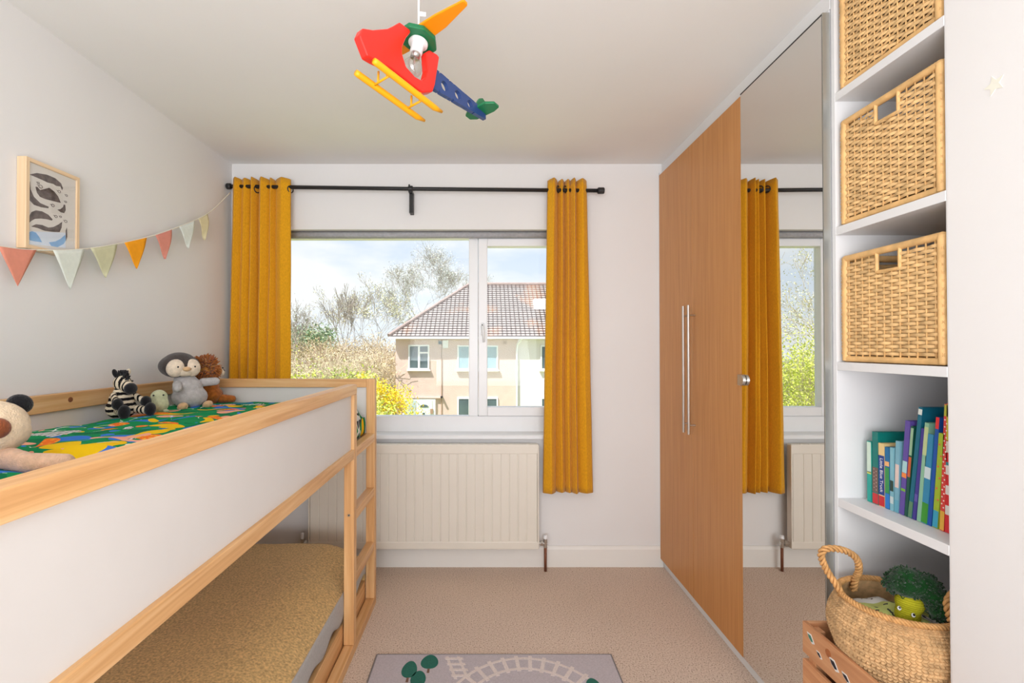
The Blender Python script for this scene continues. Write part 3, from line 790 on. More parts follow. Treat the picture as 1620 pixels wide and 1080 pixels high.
def oak_door(ya, yb, hy):
    d = bx('oak_door', (WX, ya + 0.0012, 0.052), (WX + 0.019, yb - 0.0012, 2.366), M['oak'], wd, 0.001)
    MB().tube([(WX - 0.034, hy, 0.886), (WX - 0.034, hy, 1.536)], 0.0065, 14).tube([(WX - 0.034, hy, 1.485), (WX + 0.001, hy, 1.485)], 0.0045, 10).tube([(WX - 0.034, hy, 0.932), (WX + 0.001, hy, 0.932)], 0.0045, 10).build('handle', M['steel'], d, smooth=False)
oak_door(YM1, YA, 2.545)
oak_door(YM2, YM1, 2.482)
md = bx('mirror_door', (WX + 0.004, YM3 + 0.001, 0.052), (WX + 0.019, YM2 - 0.0012, 2.372), M['alu'], wd, 0.001)
bx('mirror', (WX, YM3 + 0.003, 0.055), (WX + 0.0038, YM2 - 0.003, 2.369), M['mirror'], md, 0)
bx('edge_trim', (WX - 0.0012, YM3 - 0.001, 0.052), (WX + 0.0205, YM3 + 0.003, 2.374), M['alu'], md, 0)
bx('edge_line', (WX - 0.0012, YM3 + 0.003, 0.052), (WX - 0.0002, YM3 + 0.0048, 2.372), M['black'], md, 0)
bx('edge_line', (WX - 0.0012, YM3 + 0.003, 2.369), (WX + 0.004, YM2 - 0.003, 2.373), M['black'], md, 0)
kp = [(0.022 * math.cos(a), 0.022 * math.sin(a)) for a in [R(-90 + 12 * i) for i in range(16)]] + [(-0.026, 0.022), (-0.026, -0.022)]
MB().prism(kp, lambda u, v, hh: (WX - hh, 2.018 - u, 1.190 + v), 0.001, 0.014).build('knob', M['steel'], md, bevel=0.002)

# ------------------------------------------------------------------ alcove shelves
sh = thing('shelf_unit', 'tall white open shelf unit in the alcove beside the mirror', 'shelf', (1.28, 1.34, 0))
SX0, SX1, SYN, SYF = XR, 1.56, 1.154, 1.534
bx('side_panel', (SX0, SYF - 0.016, 0.0), (SX1, SYF, 2.435), M['board'], sh, 0.0008)
bx('side_panel', (SX0 + 0.002, SYN, 0.0), (SX1, SYN + 0.003, 2.435), M['board'], sh, 0)
bx('back_panel', (SX1 - 0.008, SYN + 0.003, 0.0), (SX1, SYF - 0.016, 2.435), M['board'], sh, 0)
for z in (2.110, 1.695, 1.280, 0.863):
    bx('shelf', (SX0 + 0.0005, SYN + 0.003, z - 0.025), (SX1 - 0.008, SYF - 0.016, z), M['board'], sh, 0.0008)

# ------------------------------------------------------------------ bunting along the left wall
bu = thing('bunting', 'string of pastel and orange triangle flags along the left wall', 'bunting', (-1.50, 1.8, 1.66))
def bz(y):   # height of the string
    k = [(0.9, 1.66), (1.30, 1.633), (1.55, 1.638), (1.68, 1.656), (1.847, 1.694), (2.06, 1.765), (2.30, 1.862), (2.658, 2.045), (2.90, 2.236)]
    for (a, za), (b_, zb_) in zip(k, k[1:]):
        if a <= y <= b_:
            i = k.index((a, za))
            p0 = k[i - 1] if i else (2 * a - b_, 2 * za - zb_)
            p3 = k[i + 2] if i + 2 < len(k) else (2 * b_ - a, 2 * zb_ - za)
            t = (y - a) / (b_ - a)
            m1 = (zb_ - p0[1]) / (b_ - p0[0]) * (b_ - a); m2 = (p3[1] - za) / (p3[0] - a) * (b_ - a)
            return (2 * t ** 3 - 3 * t ** 2 + 1) * za + (t ** 3 - 2 * t ** 2 + t) * m1 + (-2 * t ** 3 + 3 * t ** 2) * zb_ + (t ** 3 - t ** 2) * m2
    return k[-1][1]
BXX = -1.497
ys = [0.9 + i * 0.02 for i in range(101)]
MB().tube([(BXX, y, bz(y)) for y in ys], 0.0028, 6).build('string', M['string'], bu, smooth=True)
flags = [(0.93, 1.065, 'amber', 0), (1.12, 1.255, 'straw', 0), (1.30, 1.435, 'sage', 0.0), (1.512, 1.642, 'pink', 0.0), (1.705, 1.842, 'mint', 0.12), (1.868, 2.003, 'sage', 0.25), (2.043, 2.178, 'amber', 0.2), (2.235, 2.352, 'rose', 0.35), (2.41, 2.538, 'pale', 0.3), (2.572, 2.655, 'straw', 0.5)]
for ya, yb, cn, curl in flags:
    hgt = 0.122 if cn != 'mint' else 0.142
    def ff(u, v, ya=ya, yb=yb, curl=curl, hgt=hgt):
        za, zb_ = bz(ya), bz(yb)
        y0_ = ya + (yb - ya) * u; z0_ = bz(y0_)
        my = (ya + yb) / 2 + 0.012 * curl * 3; mz = (za + zb_) / 2 - hgt
        y = y0_ + (my - y0_) * v; z = z0_ + (mz - z0_) * v
        return (BXX + 0.003 + 0.03 * curl * math.sin(v * 2.2) * (u - 0.3) + 0.010 * curl * math.sin(v * 5), y, z)
    MB().grid(8, 10, ff).build('flag', M['flag_' + cn], bu, smooth=True, solid=0.0012)

# ------------------------------------------------------------------ framed print
pf = thing('picture_frame', 'pale wooden frame with a print of dark swimming badger-like animals', 'picture', (-1.52, 1.724, 1.652))
fy0, fy1, fz0, fz1, fx = 1.617, 1.832, 1.652, 1.955, -1.507
bw = 0.013
for nm, a, b_, mm in (('frame_side', (XL + 0.001, fy0, fz0), (fx, fy0 + bw, fz1), M['ash_z']), ('frame_side', (XL + 0.001, fy1 - bw, fz0), (fx, fy1, fz1), M['ash_z']),
                      ('frame_top', (XL + 0.001, fy0 + bw, fz1 - bw), (fx, fy1 - bw, fz1), M['ash_y']), ('frame_bottom', (XL + 0.001, fy0 + bw, fz0), (fx, fy1 - bw, fz0 + bw), M['ash_y'])):
    bx(nm, a, b_, mm, pf, 0.001)
sheet = bx('print_sheet', (XL + 0.001, fy0 + bw, fz0 + bw), (-1.5125, fy1 - bw, fz1 - bw), M['paper'], pf, 0)
PR = {
'a': [(1.6335,1.8993),(1.6612,1.9139),(1.7002,1.9216),(1.7328,1.9204),(1.7561,1.91),(1.764,1.896),(1.7606,1.8875),(1.7541,1.8983),(1.7373,1.8946),(1.7248,1.8978),(1.7005,1.8951),(1.6807,1.8972),(1.6537,1.8985)],
'b': [(1.6333,1.8723),(1.636,1.8769),(1.6385,1.8504),(1.6507,1.8301),(1.6737,1.8161),(1.7074,1.8124),(1.7054,1.8068),(1.6778,1.8026),(1.651,1.8032),(1.634,1.8148),(1.6318,1.8411)],
'c': [(1.656,1.8663),(1.6636,1.8671),(1.6733,1.8597),(1.6888,1.8682),(1.7087,1.8792),(1.7292,1.8721),(1.7439,1.8603),(1.756,1.8401),(1.7295,1.8378),(1.6931,1.8352),(1.6735,1.837),(1.6619,1.8474)],
'd': [(1.7423,1.8125),(1.7549,1.8178),(1.7655,1.8282),(1.7684,1.8382),(1.7741,1.838),(1.7765,1.8201),(1.7701,1.8073),(1.755,1.8069)],
'e': [(1.6337,1.7379),(1.6328,1.7564),(1.6419,1.7759),(1.6587,1.7868),(1.6818,1.7896),(1.7056,1.7844),(1.7228,1.7729),(1.72,1.7678),(1.7018,1.7674),(1.6782,1.7641),(1.6552,1.7571),(1.6422,1.7468)],
'f': [(1.6416,1.7278),(1.6592,1.7398),(1.6823,1.743),(1.7061,1.74),(1.7264,1.7467),(1.7471,1.7609),(1.7618,1.7737),(1.7599,1.753),(1.7516,1.7346),(1.7225,1.7289),(1.6903,1.7256),(1.6631,1.7289)],
'j': [(1.7772,1.7461),(1.7823,1.7585),(1.784,1.7254),(1.7789,1.7094)]}
pw = MB().prism([(1.632, 1.7104), (1.7773, 1.738), (1.777, 1.6837), (1.632, 1.6680)], lambda u, v, hh: (-1.5125 + hh, u, v), 0, 0.0003).build('printed_water', M['inkpale'], sheet)
for k_, poly in PR.items():
    MB().prism(poly, lambda u, v, hh: (-1.5125 + hh, u, v), 0, 0.0005).build('printed_animal', M['ink'], sheet)
for poly in ([(1.6325,1.6874),(1.6325,1.7049),(1.6444,1.7131),(1.6595,1.7114),(1.6711,1.7001),(1.6829,1.6835),(1.656,1.6812),(1.6373,1.6806)],
             [(1.7087,1.6889),(1.7352,1.6982),(1.756,1.7118),(1.7752,1.7308),(1.7784,1.713),(1.7691,1.6962),(1.7437,1.6792),(1.7189,1.6785)]):
    MB().prism(poly, lambda u, v, hh: (-1.5125 + hh, u, v), 0.0003, 0.0006).build('printed_animal', M['inkblue'], sheet)
for (y, z), r in [((1.6751, 1.8726), 18), ((1.7488, 1.8783), 14), ((1.7794, 1.8738), 11), ((1.7761, 1.8498), 10), ((1.7235, 1.8217), 15), ((1.7363, 1.7865), 14), ((1.7552, 1.7904), 10), ((1.7769, 1.7794), 14), ((1.6661, 1.8818), 10)]:
    rr = r * 0.00030
    MB().tube([(-1.5120, y + 1.3 * rr * math.cos(a), z + rr * math.sin(a)) for a in [2 * PI * q / 14 for q in range(14)]], 0.0009, 4, closed=True).build('printed_face', M['ink'], sheet)
    MB().tube([(-1.5121, y - 1.3 * rr, z), (-1.5121, y - 2.6 * rr, z + 0.6 * rr)], 0.0006, 4).build('printed_tail', M['ink'], sheet)
bx('picture_glass', (-1.5100, fy0 + bw - 0.001, fz0 + bw - 0.001), (-1.5092, fy1 - bw + 0.001, fz1 - bw + 0.001), M['frameglass'], pf, 0)

# ------------------------------------------------------------------ rug
rg = thing('play_rug', 'grey-lilac play rug with a white railway track and green trees', 'rug', (0.042, 1.45, 0))
bx('rug_pile', (-0.459, 0.78, 0.0005), (0.543, 2.128, 0.008), M['rug'], rg, 0.002)
ed = MB()
ed.tube([(-0.459, 0.78, 0.005), (-0.459, 2.128, 0.005)], 0.0045, 6).tube([(0.543, 0.78, 0.005), (0.543, 2.128, 0.005)], 0.0045, 6).tube([(-0.459, 2.128, 0.005), (0.543, 2.128, 0.005)], 0.0045, 6)
ed.build('stitched_edge', M['rug_edge'], rg, smooth=True)
def flat(poly, name, mat, h0=0.0078, h1=0.0092): return MB().prism(poly, lambda u, v, hh: (u, v, hh), h0, h1).build(name, mat, rg)
cx_, cy_ = 0.165, 1.62
def ell(a, A, B): return (cx_ + A * math.cos(a), cy_ + B * math.sin(a))
for dA in (0.0, 0.066):
    A, B = 0.372 - dA, 0.487 - dA
    n_ = 72
    mb = MB()
    for i in range(n_):
        a, b_ = 2 * PI * i / n_, 2 * PI * (i + 1) / n_
        q = [ell(a, A, B), ell(b_, A, B), ell(b_, A - 0.012, B - 0.012), ell(a, A - 0.012, B - 0.012)]
        mb.prism(q, lambda u, v, hh: (u, v, hh), 0.0078, 0.0092)
    mb.build('printed_rail', M['rug_white'], rg)
for i in range(40):
    a = 2 * PI * (i + 0.5) / 40
    p, q = Vector(ell(a, 0.382, 0.497)), Vector(ell(a, 0.285, 0.400))
    t_ = (p - q).normalized(); s_ = Vector((-t_.y, t_.x)) * 0.008
    flat([tuple(p + s_), tuple(q + s_), tuple(q - s_), tuple(p - s_)], 'printed_sleeper', M['rug_white'], 0.0079, 0.0096)
for dx_ in (-0.024, 0.024):
    flat([(-0.095 + dx_, 1.97), (-0.083 + dx_, 1.97), (-0.128 + dx_, 2.112), (-0.140 + dx_, 2.112)], 'printed_rail', M['rug_white'], 0.0079, 0.0094)
for k_ in range(4):
    y_ = 1.985 + 0.036 * k_; x_ = -0.092 - 0.0108 * k_ * 1.05
    flat([(x_ - 0.038, y_), (x_ + 0.038, y_), (x_ + 0.035, y_ + 0.012), (x_ - 0.041, y_ + 0.012)], 'printed_sleeper', M['rug_white'], 0.0080, 0.0097)
def rug_tree(x, y, w_, h_):
    poly = [(x + w_ * math.cos(a) * (1 - 0.18 * math.sin(a)), y + h_ * math.sin(a)) for a in [2 * PI * q / 22 for q in range(22)]]
    flat([(x - 0.005, y - h_ - 0.025), (x + 0.006, y - h_ - 0.025), (x + 0.004, y - h_ + 0.02), (x - 0.003, y - h_ + 0.02)], 'printed_trunk', M['rug_brown'])
    flat(poly, 'printed_tree', M['rug_green'], 0.0080, 0.0097)
for a in ((-0.305, 2.030, 0.031, 0.052), (-0.228, 2.078, 0.036, 0.045), (-0.262, 1.975, 0.030, 0.045), (0.425, 1.93, 0.03, 0.045)): rug_tree(*a)

# ------------------------------------------------------------------ helicopter pendant lamp
HO = Vector((-0.2648, 1.2, 2.0228))
L_, W_, N_ = Vector((0.59937, 0.79112, -0.12199)), Vector((-0.80045, 0.59138, -0.09766)), Vector((-0.00512, 0.15619, 0.98771))
he = thing('pendant_lamp', 'red, blue and yellow toy helicopter ceiling lamp with a bare bulb', 'lamp')
he.matrix_world = Matrix((( L_.x, W_.x, N_.x, HO.x), (L_.y, W_.y, N_.y, HO.y), (L_.z, W_.z, N_.z, HO.z), (0, 0, 0, 1)))
sidefn = lambda u, v, hh: (u, hh, v)
BODY = [(-0.0344, 0.0778), (-0.0025, 0.0959), (0.0453, 0.1338), (0.0656, 0.1571), (0.086, 0.1823), (0.1234, 0.1859), (0.126, 0.1784), (0.1101, 0.1507), (0.0973, 0.1151), (0.0979, 0.0938), (0.1126, 0.0666), (0.1453, 0.0578), (0.173, 0.0622), (0.1877, 0.0811), (0.1948, 0.1092), (0.1918, 0.1332), (0.1886, 0.1617), (0.2013, 0.1763), (0.2321, 0.183), (0.2428, 0.1799), (0.226, 0.0806), (0.2167, 0.0531), (0.1763, 0.0259), (0.0614, 0.0285), (0.0069, 0.0166), (-0.0163, 0.0136), (-0.0428, 0.0527)]
mb = MB().prism(BODY, sidefn, 0.012, 0.036)
o = mb.build('cabin', M['red'], he, local=True, bevel=0.005, seg=3)
BOOM = [(0.222, 0.140), (0.468, 0.1376), (0.476, 0.1081), (0.214, 0.0700)]
# tail boom with three round holes: strips around each hole
def boom():
    bm = MB()
    def top(u): return 0.140 + (0.1376 - 0.140) * (u - 0.214) / 0.262
    def bot(u): return 0.0700 + (0.1081 - 0.0700) * (u - 0.214) / 0.262
    holes = [(0.2729, 0.107, 0.0155), (0.3339, 0.114, 0.0145), (0.3928, 0.1165, 0.0130)]
    cuts = [0.214]
    for (c, z, r) in holes: cuts += [c - 0.024, c + 0.024]
    cuts += [0.476]
    y0_, y1_ = 0.018, 0.030
    for i in range(len(cuts) - 1):
        a, b_ = cuts[i], cuts[i + 1]
        if i % 2 == 0:
            bm.prism([(a, bot(a)), (b_, bot(b_)), (b_, top(b_)), (a, top(a))], sidefn, y0_, y1_)
        else:
            c, z, r = holes[i // 2]
            n_ = 24
            outer = []
            for k in range(n_):
                an = 2 * PI * k / n_
                dx_, dz_ = math.cos(an), math.sin(an)
                ts = []
                if abs(dx_) > 1e-6: ts.append(0.024 / abs(dx_))
                for q in range(60):
                    t = 0.012 + q * 0.0006
                    u_, z_ = c + dx_ * t, z + dz_ * t
                    if z_ > top(u_) or z_ < bot(u_): ts.append(t); break
                t = min(ts)
                outer.append((c + dx_ * t, z + dz_ * t))
            inner = [(c + r * math.cos(2 * PI * k / n_), z + r * math.sin(2 * PI * k / n_)) for k in range(n_)]
            vs_ = [sidefn(u, v, y0_) for u, v in outer] + [sidefn(u, v, y0_) for u, v in inner] + [sidefn(u, v, y1_) for u, v in outer] + [sidefn(u, v, y1_) for u, v in inner]
            fs_ = []
            for k in range(n_):
                q = (k + 1) % n_
                fs_ += [(k, q, n_ + q, n_ + k), (2 * n_ + k, 3 * n_ + k, 3 * n_ + q, 2 * n_ + q), (n_ + k, n_ + q, 3 * n_ + q, 3 * n_ + k), (k, 2 * n_ + k, 2 * n_ + q, q)]
            bm.add(vs_, fs_)
    return bm
boom().build('tail_boom', M['blue'], he, local=True)
MB().prism([(0.428, 0.137), (0.446, 0.168), (0.462, 0.178), (0.480, 0.170), (0.474, 0.137)], sidefn, 0.019, 0.029).build('tail_fin', M['green'], he, local=True, bevel=0.002)
MB().prism([(0.430, -0.012), (0.448, -0.036), (0.474, -0.036), (0.482, -0.012), (0.482, 0.058), (0.468, 0.078), (0.444, 0.078), (0.430, 0.058)], lambda u, v, hh: (u, v, hh), 0.126, 0.135).build('tail_plane', M['green'], he, local=True, bevel=0.002)
for w in (0.004, 0.072):
    MB().tube([(-0.004, w, 0.004), (0.004, w, 0.0035), (0.16, w, 0.0), (0.215, w, -0.001), (0.246, w, 0.003)], [0.0075, 0.0085, 0.0085, 0.0085, 0.004], 12).build('skid', M['yellow'], he, smooth=True, local=True)
for u in (0.052, 0.172):
    MB().tube([(u, 0.004, 0.0), (u, 0.072, 0.0)], 0.003, 8).build('skid_strut', M['yellow'], he, smooth=True, local=True)
    for w in (0.018, 0.052):
        MB().tube([(u, w, 0.0), (u, w, 0.032)], 0.003, 8).build('skid_leg', M['yellow'], he, smooth=True, local=True)
hc = (0.168, 0.024)
octo = [(hc[0] + 0.060 * math.cos(R(22.5 + 45 * i)), hc[1] + 0.046 * math.sin(R(22.5 + 45 * i))) for i in range(8)]
MB().prism(octo, lambda u, v, hh: (u, v, hh), 0.184, 0.199).build('rotor_hub', M['green'], he, local=True, bevel=0.003)
MB().prism([(0.138, 0.022), (0.140, -0.06), (0.150, -0.150), (0.154, -0.154), (0.166, -0.154), (0.170, -0.150), (0.190, -0.06), (0.196, 0.022)], lambda u, v, hh: (u, v, hh), 0.200, 0.207).build('rotor_blade', M['orange'], he, local=True, bevel=0.003)
MB().prism([(0.138, 0.026), (0.140, 0.108), (0.150, 0.198), (0.154, 0.202), (0.166, 0.202), (0.170, 0.198), (0.190, 0.108), (0.196, 0.026)], lambda u, v, hh: (u, v, hh), 0.200, 0.207).build('rotor_blade', M['orange'], he, local=True, bevel=0.003)
tilt = Matrix.Rotation(R(9), 4, 'X') @ Matrix.Rotation(R(6), 4, 'Y')
hcc = (hc[0], hc[1], 0.186)
MB().lathe([(0.014, 0.0), (0.0275, -0.003), (0.0275, -0.009), (0.018, -0.012), (0.0175, -0.036), (0.014, -0.038)], 28, c=hcc, mtx=tilt).build('lampholder', M['holder'], he, local=True)
MB().lathe([(0.013, -0.052), (0.013, -0.038), (0.012, -0.036)], 20, c=hcc, mtx=tilt).build('bulb_cap', M['steel'], he, smooth=True, local=True)
bp_ = [(0.0125, -0.048), (0.0145, -0.056)]
for i in range(13):
    a = R(52 - i * 11.6)
    bp_.append((0.0275 * math.cos(a) if i < 12 else 0.001, -0.083 + 0.0275 * math.sin(a)))
blb = MB().lathe(bp_, 28, c=hcc, mtx=tilt).build('light_bulb', M['bulb'], he, smooth=True, local=True)
tv = lambda x, y, z: tilt @ Vector((x, y, z)) + Vector(hcc)
MB().tube([tv(0, 0, -0.05), tv(0, 0, -0.072)], 0.003, 8).tube([tv(-0.009, 0, -0.084), tv(-0.002, -0.002, -0.076), tv(0.004, 0.002, -0.078), tv(0.010, 0, -0.085)], 0.0008, 5).build('filament', M['steel'], blb, local=True)
# flex straight up to the ceiling
tp = he.matrix_world @ Vector((hc[0], hc[1], 0.2))
inv = he.matrix_world.inverted()
MB().tube([inv @ Vector((tp.x, tp.y, tp.z - 0.01)), inv @ Vector((tp.x, tp.y, ZC - 0.03))], 0.0032, 8).build('flex', M['cord'], he, smooth=True, local=True)
MB().lathe([(0.040, 0.0), (0.042, -0.006), (0.030, -0.026), (0.008, -0.034)], 24, mtx=inv.to_3x3().to_4x4(), c=inv @ Vector((tp.x, tp.y, ZC))).build('ceiling_rose', M['holder'], he, smooth=True, local=True)
tz = HO.z + 0.225
c0 = Vector((tp.x, tp.y - 0.001, tz + 0.022))
MB().add([inv @ (c0 + Vector(q)) for q in ((0, 0, 0), (0.021, 0, -0.003), (0.020, 0, -0.015), (0, 0, -0.013))], [(0, 1, 2, 3)]).build('flex_tag', M['cord'], he, local=True, solid=0.0006)

# ------------------------------------------------------------------ wicker storage baskets
def weave(mb, org, du_, dn_, width, z0, z1, pitch, stakes, amp=0.0032, hole=None, flip=0):
    """Rounded horizontal strands running over and under the stakes."""
    org, du_, dn_ = Vector(org), Vector(du_), Vector(dn_)
    rows = int((z1 - z0) / pitch)
    sp = width / stakes
    for r in range(rows):
        z = z0 + (r + 0.5) * pitch
        runs = [(0.0, width)]
        if hole and hole[2] < z < hole[3]: runs = [(0.0, hole[0]), (hole[1], width)]
        for (a, b_) in runs:
            ns = max(2, int((b_ - a) / sp * 4))
            vs_, fs_ = [], []
            for i in range(ns + 1):
                s = a + (b_ - a) * i / ns
                k = s / sp * PI + (PI if (r + flip) % 2 else 0)
                nn = amp * math.sin(k + PI / 2)
                base = org + du_ * s
                for dz_, ex in ((pitch * 0.46, -0.0008), (pitch * 0.2, 0.0012), (-pitch * 0.2, 0.0012), (-pitch * 0.46, -0.0008)):
                    p = base + dn_ * (nn + ex); vs_.append((p.x, p.y, z + dz_))
            for i in range(ns):
                for j in range(3):
                    q = i * 4 + j
                    fs_.append((q, q + 4, q + 5, q + 1))
            mb.add(vs_, fs_)
    return mb
def wicker_basket():
    t = thing('wicker_basket', '', 'basket', (0, 0, 0), group='wicker baskets on the shelves')
    w, d, h_ = 0.335, 0.335, 0.322          # along y, along x, height
    hole = (w / 2 - 0.04, w / 2 + 0.036, h_ - 0.066, h_ - 0.026)
    # front panel (facing -x), other sides
    fr = weave(MB(), (-d / 2 + 0.006, -w / 2, 0), (0, 1, 0), (-1, 0, 0), w, 0.022, h_ - 0.016, 0.0098, 13, hole=hole)
    fr.build('front_weave', M['cane_weave'], t, smooth=True, local=True)
    for (org, du_, dn_, nm) in (((d / 2 - 0.006, -w / 2, 0), (0, 1, 0), (1, 0, 0), 'back_weave'), ((-d / 2, -w / 2 + 0.006, 0), (1, 0, 0), (0, -1, 0), 'side_weave'), ((-d / 2, w / 2 - 0.006, 0), (1, 0, 0), (0, 1, 0), 'side_weave')):
        weave(MB(), org, du_, dn_, w, 0.022, h_ - 0.016, 0.0098, 13, hole=hole if nm == 'back_weave' else None).build(nm, M['cane_weave'], t, smooth=True, local=True)
    st = MB()
    for i in range(1, 13):
        s = -w / 2 + w * i / 13
        topz = h_ - 0.066 if abs(s) < 0.036 else h_ - 0.01
        st.tube([(-d / 2 + 0.0065, s, 0.01), (-d / 2 + 0.0065, s, topz)], 0.0022, 5)
    st.build('stakes', M['cane'], t, smooth=True, local=True)
    MB().box((-d / 2 + 0.006, -w / 2 + 0.006, 0.003), (d / 2 - 0.006, w / 2 - 0.006, 0.010)).build('base', M['cane_weave'], t, local=True)
    def wrapped(pts, r, name, turns):
        # cane-wrapped bar: ringed tube
        a, b_ = Vector(pts[0]), Vector(pts[1])
        n_ = turns * 2
        ps = [a.lerp(b_, i / n_) for i in range(n_ + 1)]
        return MB().tube(ps, [r * (1.0 if i % 2 else 0.93) for i in range(n_ + 1)], 8).build(name, M['cane'], t, smooth=True, local=True)
    e_ = 0.0095
    for sx in (-1, 1):
        for sy in (-1, 1):
            wrapped([(sx * (d / 2 - e_), sy * (w / 2 - e_), 0.004), (sx * (d / 2 - e_), sy * (w / 2 - e_), h_ - 0.006)], 0.0095 if sx > 0 else 0.0115, 'corner_post', 34)
    for z, r, nm in ((h_ - 0.0095, 0.0105, 'top_rim'), (0.0105, 0.0095, 'bottom_rim')):
        for sx in (-1, 1): wrapped([(sx * (d / 2 - e_), -w / 2 + 0.006, z), (sx * (d / 2 - e_), w / 2 - 0.006, z)], r, nm, 40)
        for sy in (-1, 1): wrapped([(-d / 2 + 0.006, sy * (w / 2 - e_), z), (d / 2 - 0.006, sy * (w / 2 - e_), z)], r, nm, 40)
    xf = -d / 2 + 0.006
    for q in (hole[0] - w / 2, hole[1] - w / 2):
        wrapped([(xf, q, h_ - 0.070), (xf, q, h_ - 0.014)], 0.0052, 'handle_edge', 8)
    wrapped([(xf, hole[0] - w / 2, h_ - 0.068), (xf, hole[1] - w / 2, h_ - 0.068)], 0.0052, 'handle_edge', 9)
    return t
wb = wicker_basket()
BLAB = ('square wicker basket on the third shelf from the top, directly above the books', 'square wicker basket on the middle shelf, between the two other wicker baskets', 'square wicker basket at the very top, cut off by the picture edge')
for i, z in enumerate((1.2805, 1.6955, 2.1105)):
    o = wb if i == 0 else copy_tree(wb)
    o.location = (1.090 + 0.1675, 1.3375, z)
    o['label'] = BLAB[i]
    if i == 2: o.scale = (1, 1, 0.99)

# ------------------------------------------------------------------ books
PAGES = plain('book_pages', srgb(240, 236, 226), 0.85, 0.1, var=0.03, vscale=90)
WHITEINK = plain('white_lettering', srgb(244, 244, 244), 0.6, 0.2, var=0)
def cover_mat(col, i): return plain('book_cover_%d' % i, srgb(*col), 0.35, 0.35, var=0.05, vscale=30)
bcount = [0]
def book(label, y, th, hgt, depth, col, lean=0.0, blocks=(), x=1.152, title=None, dots=None):
    """y: middle of the spine foot; blocks: (z0, z1, colour) bands printed on the spine"""
    bcount[0] += 1
    a = R(lean)
    t = thing('book', label, 'book', (x, y, 0.8636 + th / 2 * abs(math.sin(a))), (a, 0, 0), group='children\'s books on the shelf')
    cm = cover_mat(col, bcount[0])
    c = 0.002
    mb = MB()
    mb.box((0, -th / 2, 0), (c, th / 2, hgt)).box((c, -th / 2, 0), (depth, -th / 2 + c, hgt)).box((c, th / 2 - c, 0), (depth, th / 2, hgt))
    mb.build('cover', cm, t, local=True)
    bx('pages', (c, -th / 2 + c, 0.003), (depth - 0.004, th / 2 - c, hgt - 0.004), PAGES, t, 0, local=True)
    for (z0, z1, bc) in blocks:
        bx('spine_band', (-0.0004, -th / 2 + 0.0004, z0), (0.0002, th / 2 - 0.0004, z1), cover_mat(bc, 100 + bcount[0]), t, 0, local=True)
    if title:
        txt, size, zc, tm = title
        mtx = Matrix(((0, 0, -1, -0.0007), (0, -1, 0, 0), (-1, 0, 0, zc), (0, 0, 0, 1)))
        text_mesh(txt, size, 'title', tm, t, mtx)
    if dots:
        z0, z1, n_, dc, dr = dots
        dm = cover_mat(dc, 200 + bcount[0])
        for k in range(n_):
            z = z0 + (z1 - z0) * (k + 0.5) / n_
            MB().ball((-0.0003, (0.2 if k % 2 else -0.2) * th, z), (0.0006, dr, dr), 8, 5).build('spine_spot', dm, t, local=True)
    return t
book('thin pale mint and teal book, first in the row at the mirror end', 1.4795, 0.016, 0.180, 0.16, (36, 164, 150), 0, ((0.088, 0.178, (206, 226, 208)), (0.083, 0.090, (210, 214, 110))))
book('tall dark teal book with a speckled brown and red spine', 1.4565, 0.021, 0.212, 0.30, (16, 120, 112), 0, ((0.035, 0.108, (120, 92, 84)), (0.002, 0.032, (208, 52, 56))), dots=(0.04, 0.105, 12, (214, 190, 170), 0.0015))
LBT = book('book with Little Blue Truck on a navy and red spine', 1.4335, 0.021, 0.183, 0.20, (232, 202, 140), 0, ((0.034, 0.148, (30, 62, 140)), (0.002, 0.031, (206, 44, 54))), title=('Little Blue Truck', 0.0145, 0.091, WHITEINK))
book('slim book with a green and bright blue spine beside the navy one', 1.4135, 0.015, 0.176, 0.19, (26, 108, 160), 0, ((0.045, 0.118, (58, 150, 84)), (0.002, 0.043, (46, 126, 206)), (0.122, 0.135, (240, 180, 120))))
book('slim pale blue book with a dark lower spine', 1.3985, 0.012, 0.178, 0.19, (130, 186, 200), 0.5, ((0.055, 0.085, (44, 70, 60)), (0.02, 0.04, (200, 214, 214))))
book('powder blue book with a pale pink title panel', 1.3835, 0.013, 0.200, 0.20, (124, 176, 194), 2.0, ((0.07, 0.135, (226, 204, 196)), (0.002, 0.035, (100, 168, 190))))
book('leaning purple book with orange and pale blue spine patches', 1.3660, 0.015, 0.262, 0.20, (98, 78, 160), 5.0, ((0.118, 0.150, (170, 212, 216)), (0.104, 0.117, (240, 140, 70)), (0.066, 0.073, (120, 180, 60))))
book('dark green leaning book with a rust patch next to the purple one', 1.3525, 0.009, 0.250, 0.21, (24, 84, 70), 5.5, ((0.110, 0.165, (200, 96, 56)), (0.17, 0.245, (150, 184, 150))))
book('tallest leaning teal-blue book with a white top corner', 1.3400, 0.012, 0.305, 0.25, (22, 104, 128), 7.0, ((0.002, 0.045, (96, 140, 104)), (0.285, 0.30, (220, 226, 220))))
book('thin indigo leaning book between two teal ones', 1.3270, 0.010, 0.250, 0.22, (66, 56, 140), 7.0, ((0.05, 0.07, (96, 88, 168)),))
book('pale green leaning book with a cream spine', 1.3125, 0.012, 0.266, 0.22, (140, 190, 160), 6.0, ((0.18, 0.255, (190, 206, 150)),))
book('sky blue leaning book with a green foot and white crescent', 1.2965, 0.018, 0.238, 0.22, (54, 140, 180), 5.0, ((0.002, 0.055, (62, 150, 50)), (0.12, 0.15, (206, 222, 226))))
book('royal blue leaning book with a red spot near its top', 1.2810, 0.010, 0.285, 0.23, (28, 84, 170), 5.5, ((0.255, 0.285, (226, 50, 56)),))
book('lime green leaning book with pink spots and a blue foot', 1.2655, 0.015, 0.245, 0.22, (164, 190, 52), 5.0, ((0.002, 0.045, (60, 164, 196)),), dots=(0.06, 0.23, 6, (222, 110, 70), 0.0028))
